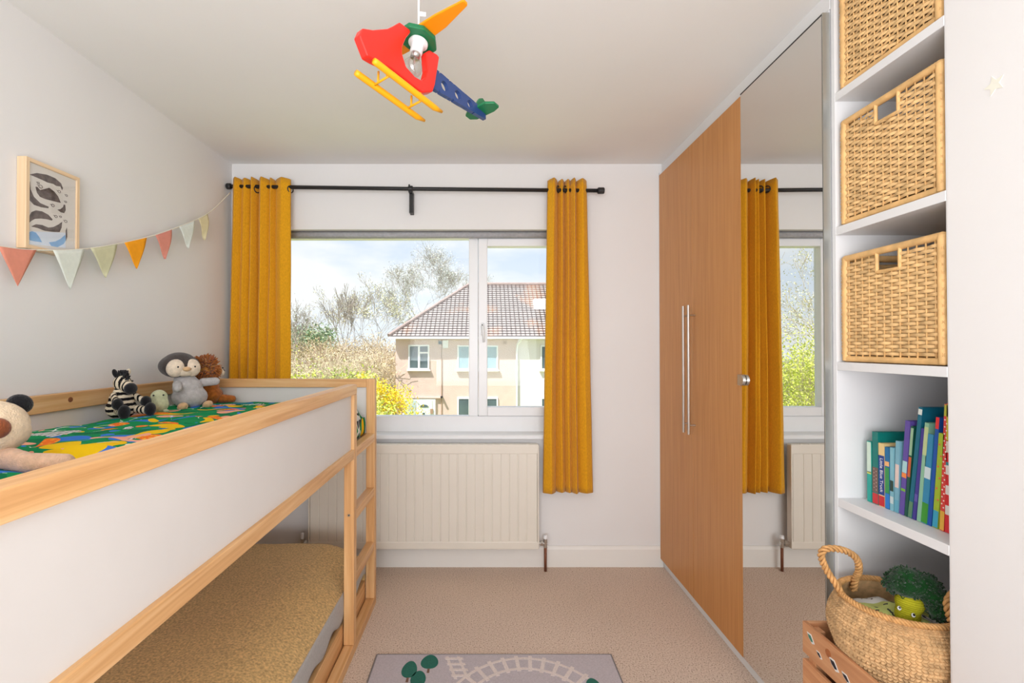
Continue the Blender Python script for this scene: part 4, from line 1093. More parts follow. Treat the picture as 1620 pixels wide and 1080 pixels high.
book('tall red book with white dots on its spine', 1.2465, 0.012, 0.320, 0.25, (220, 70, 66), 3.0, ((0.002, 0.05, (232, 180, 70)), (0.29, 0.318, (190, 190, 70))), dots=(0.055, 0.285, 26, (244, 236, 226), 0.0020))
book('tall book with broad red and white hoops on its spine', 1.2275, 0.021, 0.322, 0.25, (216, 44, 52), 1.5, ((0.045, 0.068, (232, 228, 224)), (0.095, 0.118, (232, 228, 224)), (0.145, 0.168, (232, 228, 224)), (0.168, 0.176, (52, 140, 150)), (0.20, 0.228, (226, 214, 200)), (0.23, 0.32, (198, 188, 56))))
book('light blue book at the end of the row by the wall edge', 1.2040, 0.014, 0.250, 0.24, (70, 158, 206), 0.8, ((0.06, 0.066, (230, 236, 236)), (0.08, 0.086, (230, 236, 236)), (0.15, 0.156, (230, 236, 236))))

# ------------------------------------------------------------------ wooden crate
cr = thing('wooden_crate', 'pine slatted crate with animal stickers in front of the shelves', 'crate', (1.18, 1.335, 0))
CX0, CX1, CY0, CY1, CH = 0.962, 1.40, 1.170, 1.500, 0.500
for (x, y) in ((CX0 + 0.012, CY0 + 0.012), (CX0 + 0.012, CY1 - 0.042), (CX1 - 0.042, CY0 + 0.012), (CX1 - 0.042, CY1 - 0.042)):
    bx('corner_post', (x, y, 0.0), (x + 0.03, y + 0.03, CH - 0.012), M['crate_z'], cr, 0.002)
for k in range(4):
    z0 = CH - 0.092 - k * 0.112
    bx('slat', (CX0, CY0, z0), (CX0 + 0.012, CY1, z0 + 0.092), M['crate_y'], cr, 0.002)
    bx('slat', (CX1 - 0.012, CY0, z0), (CX1, CY1, z0 + 0.092), M['crate_y'], cr, 0.002)
    bx('slat', (CX0 + 0.012, CY1 - 0.012, z0), (CX1 - 0.012, CY1, z0 + 0.092), M['crate_x'], cr, 0.002)
    bx('slat', (CX0 + 0.012, CY0, z0), (CX1 - 0.012, CY0 + 0.012, z0 + 0.092), M['crate_x'], cr, 0.002)
bx('base_board', (CX0 + 0.012, CY0 + 0.012, 0.30), (CX1 - 0.012, CY1 - 0.012, 0.312), M['crate_x'], cr, 0)
STW = plain('sticker_white', srgb(236, 232, 226), 0.5, 0.3, var=0.02)
STG = plain('sticker_green', srgb(70, 130, 110), 0.5, 0.3, var=0.2, vscale=200)
STB = plain('sticker_black', srgb(44, 40, 48), 0.5, 0.3, var=0.1)
for (y, z, ry, rz, mm) in ((1.462, 0.468, 0.012, 0.011, STG), (1.425, 0.442, 0.009, 0.007, STB), (1.366, 0.452, 0.014, 0.012, STB), (1.320, 0.446, 0.012, 0.009, STB), (1.300, 0.425, 0.012, 0.008, STB), (1.26, 0.45, 0.013, 0.01, STG)):
    tri = [(-1.2, 0.9), (0.2, 1.0), (1.3, -0.6), (0.5, -1.0), (-0.6, -0.2)]
    s_ = MB().prism([(a * ry * 1.15, c * rz * 1.15) for a, c in tri], lambda u, v, hh: (CX0 - hh, y - u, z + v), 0.0, 0.0005).build('sticker', STW, cr)
    MB().prism([(a * ry * 0.8 - 0.001, c * rz * 0.75) for a, c in tri], lambda u, v, hh: (CX0 - hh, y - u, z + v), 0.0005, 0.0009).build('sticker_print', mm, s_)
MB().ball((CX0 - 0.0002, 1.388, 0.470), (0.0006, 0.012, 0.011), 12, 6).build('knot', plain('crate_knot', srgb(176, 108, 66), 0.6, 0.2, var=0.15, vscale=80), cr)

# ------------------------------------------------------------------ seagrass belly basket with liner and broccoli toy
sg = thing('seagrass_basket', 'woven seagrass belly basket with rope handles standing in the crate', 'basket', (1.112, 1.335, 0.313))
BP = [(0.100, 0.314), (0.112, 0.34), (0.120, 0.40), (0.126, 0.45), (0.138, 0.50), (0.154, 0.55), (0.152, 0.59), (0.138, 0.625), (0.128, 0.645)]
def bprof(s):
    s = max(0, min(0.99999, s)) * (len(BP) - 1); i = int(s); t = s - i
    p0, p1, p2, p3 = BP[max(i - 1, 0)], BP[i], BP[min(i + 1, len(BP) - 1)], BP[min(i + 2, len(BP) - 1)]
    cr_ = lambda a, b_, c, d: 0.5 * (2 * b_ + (c - a) * t + (2 * a - 5 * b_ + 4 * c - d) * t * t + (3 * b_ - a - 3 * c + d) * t ** 3)
    return cr_(p0[0], p1[0], p2[0], p3[0]), cr_(p0[1], p1[1], p2[1], p3[1])
SC = (1.112, 1.335)
def bpt(a, s, off=0.0):
    r, z = bprof(s)
    r += off
    return (SC[0] + r * math.cos(a), SC[1] + r * math.sin(a), z)
def tiles():
    mb = MB()
    na, ns = 84, 40
    for i in range(na):
        for j in range(ns):
            a0 = 2 * PI * (i + (0.5 if (j // 1) % 2 else 0)) / na; a1 = a0 + 2 * PI / na * 0.96
            sk = 2 * PI / na * (0.42 if j % 2 else -0.42)     # slanting plait strands
            s0, s1 = j / ns, (j + 1) / ns
            am, sm = (a0 + a1) / 2 + sk / 2, (s0 + s1) / 2
            v = [bpt(a0, s0), bpt(a1, s0), bpt(a1 + sk, s1), bpt(a0 + sk, s1), bpt(am - 0.012, sm, 0.0042), bpt(am + 0.012, sm, 0.0042)]
            mb.add(v, [(0, 1, 5, 4), (2, 3, 4, 5), (0, 4, 3), (1, 2, 5)])
    return mb
tiles().build('woven_body', M['seagrass'], sg, smooth=False)
MB().grid(64, 24, lambda u, v: bpt(2 * PI * u, v, -0.004)).build('inner_wall', M['seagrass'], sg, smooth=True)
def braid(path, r, name, strands=3, twist=18.0, sub=14):
    pts = [Vector(p) for p in path]
    # resample with Catmull-Rom
    out = []
    for i in range(len(pts) - 1):
        p0, p1, p2, p3 = pts[max(i - 1, 0)], pts[i], pts[i + 1], pts[min(i + 2, len(pts) - 1)]
        for k in range(sub):
            t = k / sub
            out.append(0.5 * (2 * p1 + (p2 - p0) * t + (2 * p0 - 5 * p1 + 4 * p2 - p3) * t * t + (3 * p1 - p0 - 3 * p2 + p3) * t ** 3))
    out.append(pts[-1])
    mb = MB()
    ln = sum((b_ - a).length for a, b_ in zip(out, out[1:]))
    for k in range(strands):
        s, line, prev = 0.0, [], None
        for i, p in enumerate(out):
            t = (out[min(i + 1, len(out) - 1)] - out[max(i - 1, 0)]).normalized()
            u = (prev - t * prev.dot(t)).normalized() if prev else t.orthogonal().normalized()
            prev = u; w = t.cross(u)
            if i: s += (p - out[i - 1]).length
            a = 2 * PI * (k / strands + s * twist)
            line.append(p + (u * math.cos(a) + w * math.sin(a)) * r * 0.68)
        mb.tube(line, r * 0.5, 6)
    return mb.build(name, M['rope'], sg, smooth=True)
ring = [bpt(2 * PI * i / 40, 0.999, 0.001) for i in range(41)]
braid(ring, 0.0075, 'rim_braid', 3, 40, 5)
braid([(0.997, 1.372, 0.615), (0.985, 1.377, 0.655), (0.962, 1.392, 0.70), (0.946, 1.390, 0.742), (0.958, 1.385, 0.762), (1.005, 1.384, 0.758), (1.046, 1.392, 0.732), (1.066, 1.410, 0.69), (1.078, 1.438, 0.655), (1.080, 1.450, 0.615)], 0.0085, 'rope_handle', 3, 26)
braid([(1.165, 1.222, 0.600), (1.150, 1.215, 0.640), (1.138, 1.213, 0.675), (1.142, 1.220, 0.70), (1.170, 1.232, 0.717), (1.200, 1.25, 0.712), (1.226, 1.275, 0.68), (1.232, 1.297, 0.64), (1.226, 1.305, 0.60)], 0.0085, 'rope_handle', 3, 26)
# loose cloth inside, pale green and white with small marks
m, n, l, b = new_mat('leafy_cloth')
b.inputs['Roughness'].default_value = 0.9
tc = n.new('ShaderNodeTexCoord'); z1_ = n.new('ShaderNodeTexNoise'); z1_.inputs['Scale'].default_value = 9; z1_.inputs['Detail'].default_value = 1
z2_ = n.new('ShaderNodeTexNoise'); z2_.inputs['Scale'].default_value = 60; z2_.inputs['Detail'].default_value = 1
l.new(tc.outputs['Object'], z1_.inputs['Vector']); l.new(tc.outputs['Object'], z2_.inputs['Vector'])
r1 = n.new('ShaderNodeValToRGB'); r1.color_ramp.interpolation = 'CONSTANT'
r1.color_ramp.elements[0].color = c4(srgb(196, 204, 120)); r1.color_ramp.elements[1].color = c4(srgb(226, 226, 222)); r1.color_ramp.elements[1].position = 0.53
r2 = n.new('ShaderNodeMath'); r2.operation = 'GREATER_THAN'; r2.inputs[1].default_value = 0.66
mx = n.new('ShaderNodeMix'); mx.data_type = 'RGBA'; mx.inputs[7].default_value = c4(srgb(60, 66, 60))
l.new(z1_.outputs[0], r1.inputs[0]); l.new(z2_.outputs[0], r2.inputs[0]); l.new(r2.outputs[0], mx.inputs[0]); l.new(r1.outputs[0], mx.inputs[6]); l.new(mx.outputs[2], b.inputs['Base Color'])
M['liner'] = m
lc = thing('folded_cloth', 'pale green and white printed cloth lying inside the seagrass basket', 'cloth', (1.112, 1.335, 0.55))
def linf(u, v):
    r, a = 0.002 + 0.120 * u, 2 * PI * v
    return (SC[0] + r * math.cos(a), SC[1] + r * math.sin(a), 0.592 + 0.016 * mnoise.noise((r * 22 * math.cos(a), r * 22 * math.sin(a), 3)) + 0.030 * (1 - u) ** 0.7 - 0.01 * u ** 4)
MB().grid(16, 48, linf).build('cloth_fold', M['liner'], lc, smooth=True, solid=0.004)
bro = thing('plush_broccoli', 'crocheted broccoli toy with a smiling face lying in the seagrass basket', 'toy', (1.098, 1.290, 0.585), (R(-6), R(3), R(-46)))
blob('stem', [((0, 0, 0.015), (0.029, 0.027, 0.02)), ((0, 0, 0.045), (0.028, 0.026, 0.035)), ((0.002, 0, 0.075), (0.032, 0.028, 0.028))], M['broc_stem'], bro, 0.004)
fl_b = [((-0.006, 0.0, 0.122), (0.040, 0.038, 0.036)), ((-0.030, 0.004, 0.112), (0.024, 0.026, 0.026)), ((-0.004, -0.01, 0.142), (0.030, 0.028, 0.024)), ((0.032, 0.004, 0.128), (0.030, 0.030, 0.030)), ((0.052, 0.004, 0.102), (0.030, 0.028, 0.030)), ((0.060, 0.0, 0.080), (0.025, 0.024, 0.024)), ((0.02, 0.02, 0.11), (0.035, 0.03, 0.03))]
blob('floret', fl_b, M['broc_green'], bro, 0.004, smooth_it=2)
rnd = random.Random(5)
mb = MB()
for c, r in fl_b:      # short curled loops of yarn
    for _ in range(85):
        d = Vector((rnd.gauss(0, 1), rnd.gauss(0, 1), rnd.gauss(0, 1))).normalized()
        p = Vector(c) + Vector((d.x * r[0], d.y * r[1], d.z * r[2])) * 0.98
        s_ = Vector((rnd.gauss(0, 1), rnd.gauss(0, 1), rnd.gauss(0, 1))).cross(d).normalized()
        mb.tube([p - s_ * 0.004, p + d * 0.006 + s_ * 0.002, p + s_ * 0.006], 0.0018, 4)
yn = mb.build('yarn_loops', M['broc_green'], bro, smooth=True, local=True); yn['kind'] = 'stuff'
for y_ in ((-0.015, 0.062), (0.013, 0.056)):
    MB().ball((y_[0], -0.0275, y_[1]), (0.0042, 0.0022, 0.0055), 10, 6).build('eye_white', WHITEINK, bro, local=True)
    MB().ball((y_[0] + 0.001, -0.0288, y_[1] + 0.002), (0.0028, 0.0016, 0.0032), 10, 6).build('eye', M['eye'], bro, local=True)
MB().tube([(-0.010 + 0.011 * t / 6, -0.0285, 0.038 - 0.004 * math.sin(PI * t / 6)) for t in range(7)], 0.0013, 5).build('mouth', M['eye'], bro, local=True)

# ------------------------------------------------------------------ soft toys on the bed
def ball_part(name, c, r, mat, parent, rot=None, seg=16, rings=10):
    return MB().ball(c, r, seg, rings, rot).build(name, mat, parent, smooth=True, local=True)

ze = thing('plush_zebra', 'black and cream knitted zebra sitting against the bed rail', 'toy', (-1.415, 1.925, 1.050), (0, 0, R(-22)), group='soft toys on the loft bed')
blob('body', [((0, 0, 0.040), (0.056, 0.060, 0.045)), ((0.002, 0, 0.075), (0.044, 0.050, 0.040)), ((0.006, 0, 0.105), (0.030, 0.036, 0.026))], M['zebra_z'], ze)
hd = blob('head', [((0.006, 0, 0.142), (0.034, 0.036, 0.034)), ((0.040, 0, 0.128), (0.030, 0.027, 0.025))], M['zebra_x'], ze)
ball_part('muzzle', (0.062, 0, 0.121), (0.021, 0.027, 0.024), M['knit_black'], ze)
for s in (-1, 1):
    ball_part('ear', (0.000, s * 0.026, 0.182), (0.008, 0.011, 0.020), M['knit_cream'] if s > 0 else M['knit_black'], ze, (R(-25) * s, 0, 0))
    ball_part('eye', (0.034, s * 0.025, 0.150), 0.004, M['eye'], ze)
    blob('leg', limb((0.035, s * 0.034, 0.034), (0.095, s * 0.050, 0.030), 0.018, 0.017), M['zebra_x'], ze)
    ball_part('hoof', (0.108, s * 0.055, 0.034), (0.020, 0.024, 0.028), M['knit_black'], ze)
    blob('arm', limb((0.012, s * 0.040, 0.094), (0.060, s * 0.058, 0.066), 0.014, 0.014) , M['zebra_x'], ze)
    ball_part('front_hoof', (0.072, s * 0.060, 0.064), (0.020, 0.022, 0.023), M['knit_black'], ze)
mb = MB(); rnd = random.Random(2)
for i in range(70):
    t = rnd.random(); a = R(20 + 150 * t)
    p = Vector((0.006 + 0.036 * math.cos(a) * 0.9, rnd.uniform(-0.012, 0.012), 0.142 + 0.036 * math.sin(a)))
    mb.tube([p, p + Vector((0.010 * math.cos(a), rnd.uniform(-0.006, 0.006), 0.014 * math.sin(a) + 0.004))], [0.004, 0.002], 5)
mn = mb.build('mane', M['knit_black'], ze, smooth=True, local=True); mn['kind'] = 'stuff'

ze.scale = (0.88, 0.88, 0.95)
fr = thing('plush_egg', 'small sage green egg-shaped plush with two eyes beside the zebra', 'toy', (-1.340, 2.035, 1.052), (0, R(-6), R(-52)), group='soft toys on the loft bed')
blob('body', [((0, 0, 0.038), (0.032, 0.036, 0.036)), ((0, 0, 0.066), (0.027, 0.032, 0.032))], M['frog'], fr)
for s in (-1, 1):
    ball_part('eye', (0.0275, s * 0.017 - 0.004, 0.074), 0.0035, M['eye'], fr)
    ball_part('foot', (0.020, s * 0.022, 0.008), (0.016, 0.011, 0.008), M['frog'], fr)

pe = thing('plush_penguin', 'grey and charcoal plush penguin with a cream face', 'toy', (-1.336, 2.240, 1.050), (0, 0, R(-38)), group='soft toys on the loft bed')
blob('body', [((0, 0, 0.050), (0.066, 0.074, 0.052)), ((-0.006, -0.006, 0.090), (0.056, 0.062, 0.052)), ((-0.014, -0.014, 0.125), (0.042, 0.048, 0.03))], M['grey_plush'], pe)
hx, hy, hz = -0.028, -0.034, 0.190
blob('head', [((hx, hy, hz), (0.074, 0.084, 0.055)), ((hx, hy, hz + 0.012), (0.064, 0.070, 0.050))], M['dark_plush'], pe, 0.005)
for s in (-1, 1):
    ball_part('face_patch', (hx + 0.052, hy + s * 0.034, hz - 0.008), (0.0300, 0.036, 0.040), M['cream_plush'], pe, (R(s * 12), 0, R(s * 22)))
    ball_part('eye', (hx + 0.079, hy + s * 0.034, hz - 0.002), 0.0048, M['eye'], pe)
    ball_part('foot', (0.060, s * 0.052, 0.014), (0.028, 0.021, 0.017), M['tan_plush'], pe, (0, R(-25), 0))
ball_part('muzzle', (hx + 0.058, hy, hz - 0.022), (0.026, 0.038, 0.024), M['cream_plush'], pe)
ball_part('beak', (hx + 0.083, hy, hz - 0.012), (0.015, 0.017, 0.011), M['tan_plush'], pe)
blob('wing', limb((0.018, -0.058, 0.108), (0.075, -0.078, 0.096), 0.020, 0.017), M['grey_plush'], pe)
blob('wing', limb((0.000, 0.056, 0.112), (0.030, 0.098, 0.116), 0.020, 0.019), M['grey_plush'], pe)

li = thing('plush_lion', 'shaggy brown plush lion half hidden behind the penguin', 'toy', (-1.345, 2.415, 1.046), (0, 0, R(62)), group='soft toys on the loft bed')
blob('body', [((0, 0, 0.045), (0.062, 0.062, 0.046)), ((-0.008, 0, 0.085), (0.050, 0.052, 0.045))], M['lion'], li)
blob('head', [((-0.024, -0.01, 0.172), (0.054, 0.058, 0.056)), ((0.020, -0.012, 0.160), (0.032, 0.036, 0.032))], M['lion_light'], li)
ball_part('snout', (0.046, -0.012, 0.152), (0.020, 0.026, 0.019), M['cream_plush'], li)
ball_part('nose', (0.064, -0.012, 0.160), (0.007, 0.010, 0.007), M['eye'], li)
for s in (-1, 1):
    ball_part('eye', (0.046, -0.012 + s * 0.022, 0.176), 0.004, M['eye'], li)
    ball_part('ear', (-0.02, -0.01 + s * 0.040, 0.226), (0.010, 0.014, 0.014), M['dog_nose'], li)
    blob('paw', limb((0.030, s * 0.040, 0.028), (0.085, s * 0.052, 0.020), 0.022, 0.019), M['lion'], li)
mb = MB(); rnd = random.Random(9)
for i in range(620):
    d = Vector((rnd.gauss(0, 1), rnd.gauss(0, 1), rnd.gauss(0, 1))).normalized()
    if d.x > 0.55: continue
    p = Vector((-0.024, -0.01, 0.172)) + Vector((d.x * 0.052, d.y * 0.056, d.z * 0.054))
    g = Vector((rnd.uniform(-0.4, 0.4), rnd.uniform(-0.4, 0.4), -0.35))
    e_ = (d + g).normalized()
    ln = rnd.uniform(0.014, 0.026)
    mb.tube([p, p + d * ln * 0.5 + e_ * ln * 0.1, p + d * ln * 0.5 + e_ * ln * 0.6], [0.0045, 0.0035, 0.0008], 4)
mn = mb.build('mane', M['lion'], li, smooth=True, local=True); mn['kind'] = 'stuff'

dg_ = thing('plush_dog', 'large beige plush dog with a black ear lying at the near end of the bed', 'toy', (-1.16, 1.16, 1.035), (0, 0, R(-46)), group='soft toys on the loft bed')
blob('head', [((0.006, 0.0, 0.106), (0.060, 0.072, 0.060)), ((0.022, 0.004, 0.090), (0.052, 0.070, 0.048))], M['dog'], dg_, 0.005)
ball_part('nose', (0.066, 0.012, 0.106), (0.018, 0.024, 0.024), M['dog_nose'], dg_)
ball_part('ear', (-0.012, 0.050, 0.152), (0.016, 0.026, 0.024), M['knit_black'], dg_, (R(-30), 0, 0))
ball_part('ear', (-0.012, -0.050, 0.152), (0.016, 0.026, 0.024), M['knit_black'], dg_, (R(30), 0, 0))
blob('body', [((-0.06, -0.03, 0.050), (0.085, 0.075, 0.048)), ((-0.12, -0.07, 0.048), (0.080, 0.078, 0.045))], M['dog'], dg_, 0.006)
blob('arm', limb((0.00, 0.0, 0.040), (0.10, 0.062, 0.026), 0.030, 0.024) + limb((0.10, 0.062, 0.026), (0.135, 0.125, 0.022), 0.024, 0.022), M['dog_arm'], dg_, 0.005)
blob('arm', limb((0.00, -0.06, 0.040), (0.06, -0.10, 0.026), 0.030, 0.024), M['dog_arm'], dg_, 0.005)

# ------------------------------------------------------------------ outside: house, garden, trees
GZ = -2.9
M['grass'] = plain('rough_grass', srgb(150, 158, 96), 0.95, 0.05, var=0.3, vscale=1.2)
M['road'] = plain('tarmac', srgb(150, 148, 146), 0.9, 0.1, var=0.1, vscale=2)
M['pinkwall'] = plain('pink_beige_render', srgb(218, 193, 183), 0.9, 0.1, var=0.05, vscale=3, bump=0.5, bscale=22, bdist=0.03)
M['whitewall'] = plain('white_render', srgb(228, 221, 218), 0.9, 0.1, var=0.03, vscale=2, bump=0.3, bscale=20, bdist=0.02)
M['farwhite'] = plain('house_white_plastic', srgb(236, 236, 236), 0.4, 0.3, var=0.02)
M['fargls'] = plain('house_window_glass', srgb(84, 100, 106), 0.1, 0.6, var=0.25, vscale=1.5)
M['farcurt'] = plain('house_window_curtain', srgb(150, 176, 190), 0.6, 0.3, var=0.2, vscale=6)
M['fartan'] = plain('brass_plate', srgb(170, 140, 120), 0.5, 0.3, var=0.1)
def roof_mat(name, c1, c2, mortar):
    m, n, l, b = new_mat(name)
    b.inputs['Roughness'].default_value = 0.9
    tc = n.new('ShaderNodeTexCoord')
    mp = n.new('ShaderNodeMapping')
    l.new(tc.outputs['UV'], mp.inputs['Vector'])
    bk = n.new('ShaderNodeTexBrick')
    bk.offset = 0.0
    bk.inputs['Color1'].default_value = c4(c1); bk.inputs['Color2'].default_value = c4(c2); bk.inputs['Mortar'].default_value = c4(mortar)
    bk.inputs['Scale'].default_value = 1.0; bk.inputs['Mortar Size'].default_value = 0.042
    bk.inputs['Brick Width'].default_value = 0.23; bk.inputs['Row Height'].default_value = 1.0
    bk.inputs['Mortar Smooth'].default_value = 0.3
    l.new(mp.outputs[0], bk.inputs['Vector'])
    nz = n.new('ShaderNodeTexNoise'); nz.inputs['Scale'].default_value = 0.55; nz.inputs['Detail'].default_value = 5
    l.new(tc.outputs['Object'], nz.inputs['Vector'])
    rp = n.new('ShaderNodeValToRGB'); rp.color_ramp.elements[0].position = 0.55; rp.color_ramp.elements[1].position = 0.66
    rp.color_ramp.elements[0].color = (0, 0, 0, 1); rp.color_ramp.elements[1].color = (0.3, 0.3, 0.3, 1)
    l.new(nz.outputs[0], rp.inputs[0])
    mx = n.new('ShaderNodeMix'); mx.data_type = 'RGBA'; mx.inputs[7].default_value = c4(srgb(214, 150, 110))
    l.new(rp.outputs[0], mx.inputs[0]); l.new(bk.outputs[0], mx.inputs[6]); l.new(mx.outputs[2], b.inputs['Base Color'])
    return m
M['tiles'] = roof_mat('clay_roof_tiles', srgb(160, 150, 147), srgb(178, 166, 160), srgb(92, 82, 80))
M['ridge'] = plain('ridge_tiles', srgb(160, 142, 136), 0.9, 0.1, var=0.12, vscale=3)

gr = MB().grid(40, 40, lambda u, v: (-60 + 110 * u, 3.6 + 95 * v, GZ + 0.25 * mnoise.noise((u * 20, v * 20, 0)) * (1 if v > 0.1 else 0) - 0.1)).build('ground', M['grass'], smooth=True)
tag(gr, 'rough green ground of the gardens outside', 'ground', kind='structure')
rdm = bx('road', (-50, 9.0, GZ - 0.05), (40, 14.0, GZ + 0.16), M['road'], None, 0)
tag(rdm, 'grey road running in front of the house opposite', 'road', kind='structure')

HY = 25.0
def house(name, label, x0, x1, mat, hip_left):
    t = thing(name, label, 'house', ((x0 + x1) / 2, HY + 4, GZ))
    bx('wall', (x0, HY, GZ), (x1, HY + 8, 1.80), mat, t, 0)
    # roof in overlapping courses on the front slope
    ex0 = x0 - 0.28 if hip_left else x0
    A = Vector((ex0, HY - 0.35, 1.84)); B = Vector((x1, HY - 0.35, 1.84))
    rx = -0.86 if hip_left else x0
    Rr = Vector((x1, HY + 4, 4.98)); Rl = Vector((rx, HY + 4, 4.98))
    rows = 24
    me = bpy.data.meshes.new('roof_slope')
    vs_, fs_, uv = [], [], []
    for r in range(rows):
        t0, t1 = r / rows, (r + 1.12) / rows
        for tt, lift in ((t0, 0.05), (min(t1, 1), 0.0)):
            a = A.lerp(Rl, tt); b_ = B.lerp(Rr, tt)
            nrm = Vector((0, -0.585, 0.81))
            vs_ += [a + nrm * lift, b_ + nrm * lift]
        k = len(vs_) - 4
        fs_.append((k, k + 1, k + 3, k + 2))
        uv += [(vs_[k].x, r), (vs_[k + 1].x, r), (vs_[k + 3].x, r + 0.98), (vs_[k + 2].x, r + 0.98)]
        a = A.lerp(Rl, t0); b_ = B.lerp(Rr, t0)
        vs_ += [a, b_]
        fs_.append((k + 4, k + 5, k + 1, k)); uv += [(0, r)] * 4
    # rear and hip slopes
    k = len(vs_)
    D = Vector((ex0, HY + 8.35, 1.84)); E_ = Vector((x1, HY + 8.35, 1.84))
    vs_ += [D, E_, Rr, Rl, A, Rl, D]
    fs_ += [(k, k + 3, k + 2, k + 1)]; uv += [(0, 0), (1, 1), (1, 1), (0, 0)]
    if hip_left:
        fs_ += [(k + 4, k + 5, k + 6)]; uv += [(0, 0), (1, 1), (0, 1)]
    me.from_pydata([Vector(p) - ROOT[t.name] for p in vs_], [], fs_)
    ul = me.uv_layers.new(name='roof')
    for i, q in enumerate(uv): ul.data[i].uv = q
    me.materials.append(M['tiles'])
    o = bpy.data.objects.new('roof', me); C.objects.link(o); o.parent = t
    MB().tube([Rl + Vector((0, 0, 0.02)), Rr + Vector((0, 0, 0.02))], 0.11, 8).build('ridge', M['ridge'], o)
    if hip_left: MB().tube([A + Vector((0, 0, 0.05)), A.lerp(Rl, 0.5) + Vector((0, 0, 0.06)), Rl + Vector((0, 0, 0.02))], 0.10, 8).build('hip_ridge', M['ridge'], o)
    bx('gutter', (ex0, HY - 0.42, 1.72), (x1, HY - 0.28, 1.83), M['farwhite'], t, 0)
    bx('soffit', (ex0, HY - 0.35, 1.76), (x1, HY + 0.02, 1.80), M['farwhite'], t, 0)
    return t, o
h1, roof1 = house('house', 'pink-beige rendered house with hipped tiled roof across the road', -4.49, 1.72, M['pinkwall'], True)
h2, roof2 = house('house', 'white rendered neighbouring half of the house across the road', 1.725, 9.0, M['whitewall'], False)
def hwin(t, x0, x1, z0, z1, lights, glassmat=None):
    f = MB()
    y0_, y1_ = HY - 0.06, HY + 0.03
    fw = 0.075
    f.box((x0, y0_, z0), (x1, y1_, z0 + fw)).box((x0, y0_, z1 - fw), (x1, y1_, z1)).box((x0, y0_, z0 + fw), (x0 + fw, y1_, z1 - fw)).box((x1 - fw, y0_, z0 + fw), (x1, y1_, z1 - fw))
    for q in lights: f.box((q - 0.05, y0_, z0 + fw), (q + 0.05, y1_, z1 - fw))
    w = f.build('window_frame', M['farwhite'], t)
    cuts = [x0] + list(lights) + [x1]
    for a, b_ in zip(cuts, cuts[1:]):
        bx('pane', (a + 0.05, HY - 0.035, z0 + 0.05), (b_ - 0.05, HY - 0.012, z1 - 0.05), glassmat or M['fargls'], w, 0)
    bx('window_sill', (x0 - 0.06, HY - 0.14, z0 - 0.07), (x1 + 0.06, HY, z0), M['farwhite'], t, 0)
    return w
w1 = hwin(h1, -3.84, -2.78, 0.17, 1.42, (-3.30,))
bx('transom', (-3.25, HY - 0.07, 0.98), (-2.85, HY - 0.03, 1.06), M['farwhite'], w1, 0)
hwin(h1, -1.36, -0.36, 0.15, 1.40, (-0.74,), M['farcurt'])
hwin(h1, -0.30, 0.70, 0.15, 1.40, (0.06,), M['farcurt'])
hwin(h1, -1.36, -0.36, -2.40, -1.24, (-0.74,))
hwin(h1, -0.30, 0.70, -2.40, -1.24, (0.06,))
hwin(h2, 2.85, 3.9, 0.15, 1.40, (3.4,))
hwin(h2, 2.85, 3.9, -2.4, -1.24, (3.4,))
# porch doors
pd = MB().box((-4.12, HY - 0.10, GZ), (-2.46, HY + 0.03, -1.30)).build('porch_frame', M['farwhite'], h1)
bx('porch_glass', (-4.05, HY - 0.12, -2.7), (-3.45, HY - 0.10, -1.38), plain('frosted_glass', srgb(196, 212, 212), 0.2, 0.5, var=0.08, vscale=4), pd, 0)
dr = bx('front_door', (-3.38, HY - 0.12, -2.85), (-2.62, HY - 0.10, -1.38), plain('white_door', srgb(226, 236, 234), 0.4, 0.3, var=0.02), pd, 0)
MB().prism([(0.22 * math.cos(a), 0.13 * math.sin(a)) for a in [PI * q / 10 for q in range(11)]], lambda u, v, hh: (-3.02 + u, HY - 0.12 - hh, -1.72 + v), 0, 0.02).build('fanlight', M['fargls'], dr)
bx('letter_plate', (-3.10, HY - 0.14, -2.18), (-3.0, HY - 0.12, -2.0), M['fargls'], dr, 0)
bx('notice_plate', (-2.72, HY - 0.15, -2.05), (-2.58, HY - 0.10, -1.80), M['fartan'], h1, 0)
bx('porch_ledge', (-4.3, HY - 0.12, -1.28), (-2.2, HY, -1.22), M['pinkwall'], h1, 0)
bx('alarm_box', (-2.10, HY - 0.12, 1.25), (-1.82, HY, 1.65), M['farwhite'], h1, 0.02)
bx('wall_vent', (-2.32, HY - 0.06, 1.45), (-2.14, HY, 1.62), M['fargls'], h1, 0)
bx('wall_vent', (0.95, HY - 0.05, 1.45), (1.15, HY, 1.62), M['fartan'], h1, 0)
MB().tube([(-2.15, HY - 0.03, 1.5), (-2.15, HY - 0.03, -1.2), (-2.15, HY - 0.03, GZ)], 0.02, 6).build('cable', M['fartan'], h1)
MB().tube([(-2.14, HY - 0.02, -1.22), (-2.14, HY - 0.25, -1.2)], 0.06, 8).build('porch_light', M['black'], h1)
MB().tube([(1.92, HY - 0.34, 1.76), (1.68, HY - 0.10, 1.45), (1.66, HY - 0.07, 1.2), (1.66, HY - 0.07, GZ)], 0.05, 8).build('downpipe', M['farwhite'], h1)
sk = MB().box((2.70, HY + 1.70, 3.28), (3.5, HY + 2.5, 3.92)).build('skylight', M['farwhite'], h2)
bx('skylight_pane', (2.78, HY + 1.68, 3.32), (3.42, HY + 1.70, 3.86), plain('bright_skylight', srgb(220, 228, 236), 0.1, 0.6, var=0.03), sk, 0)

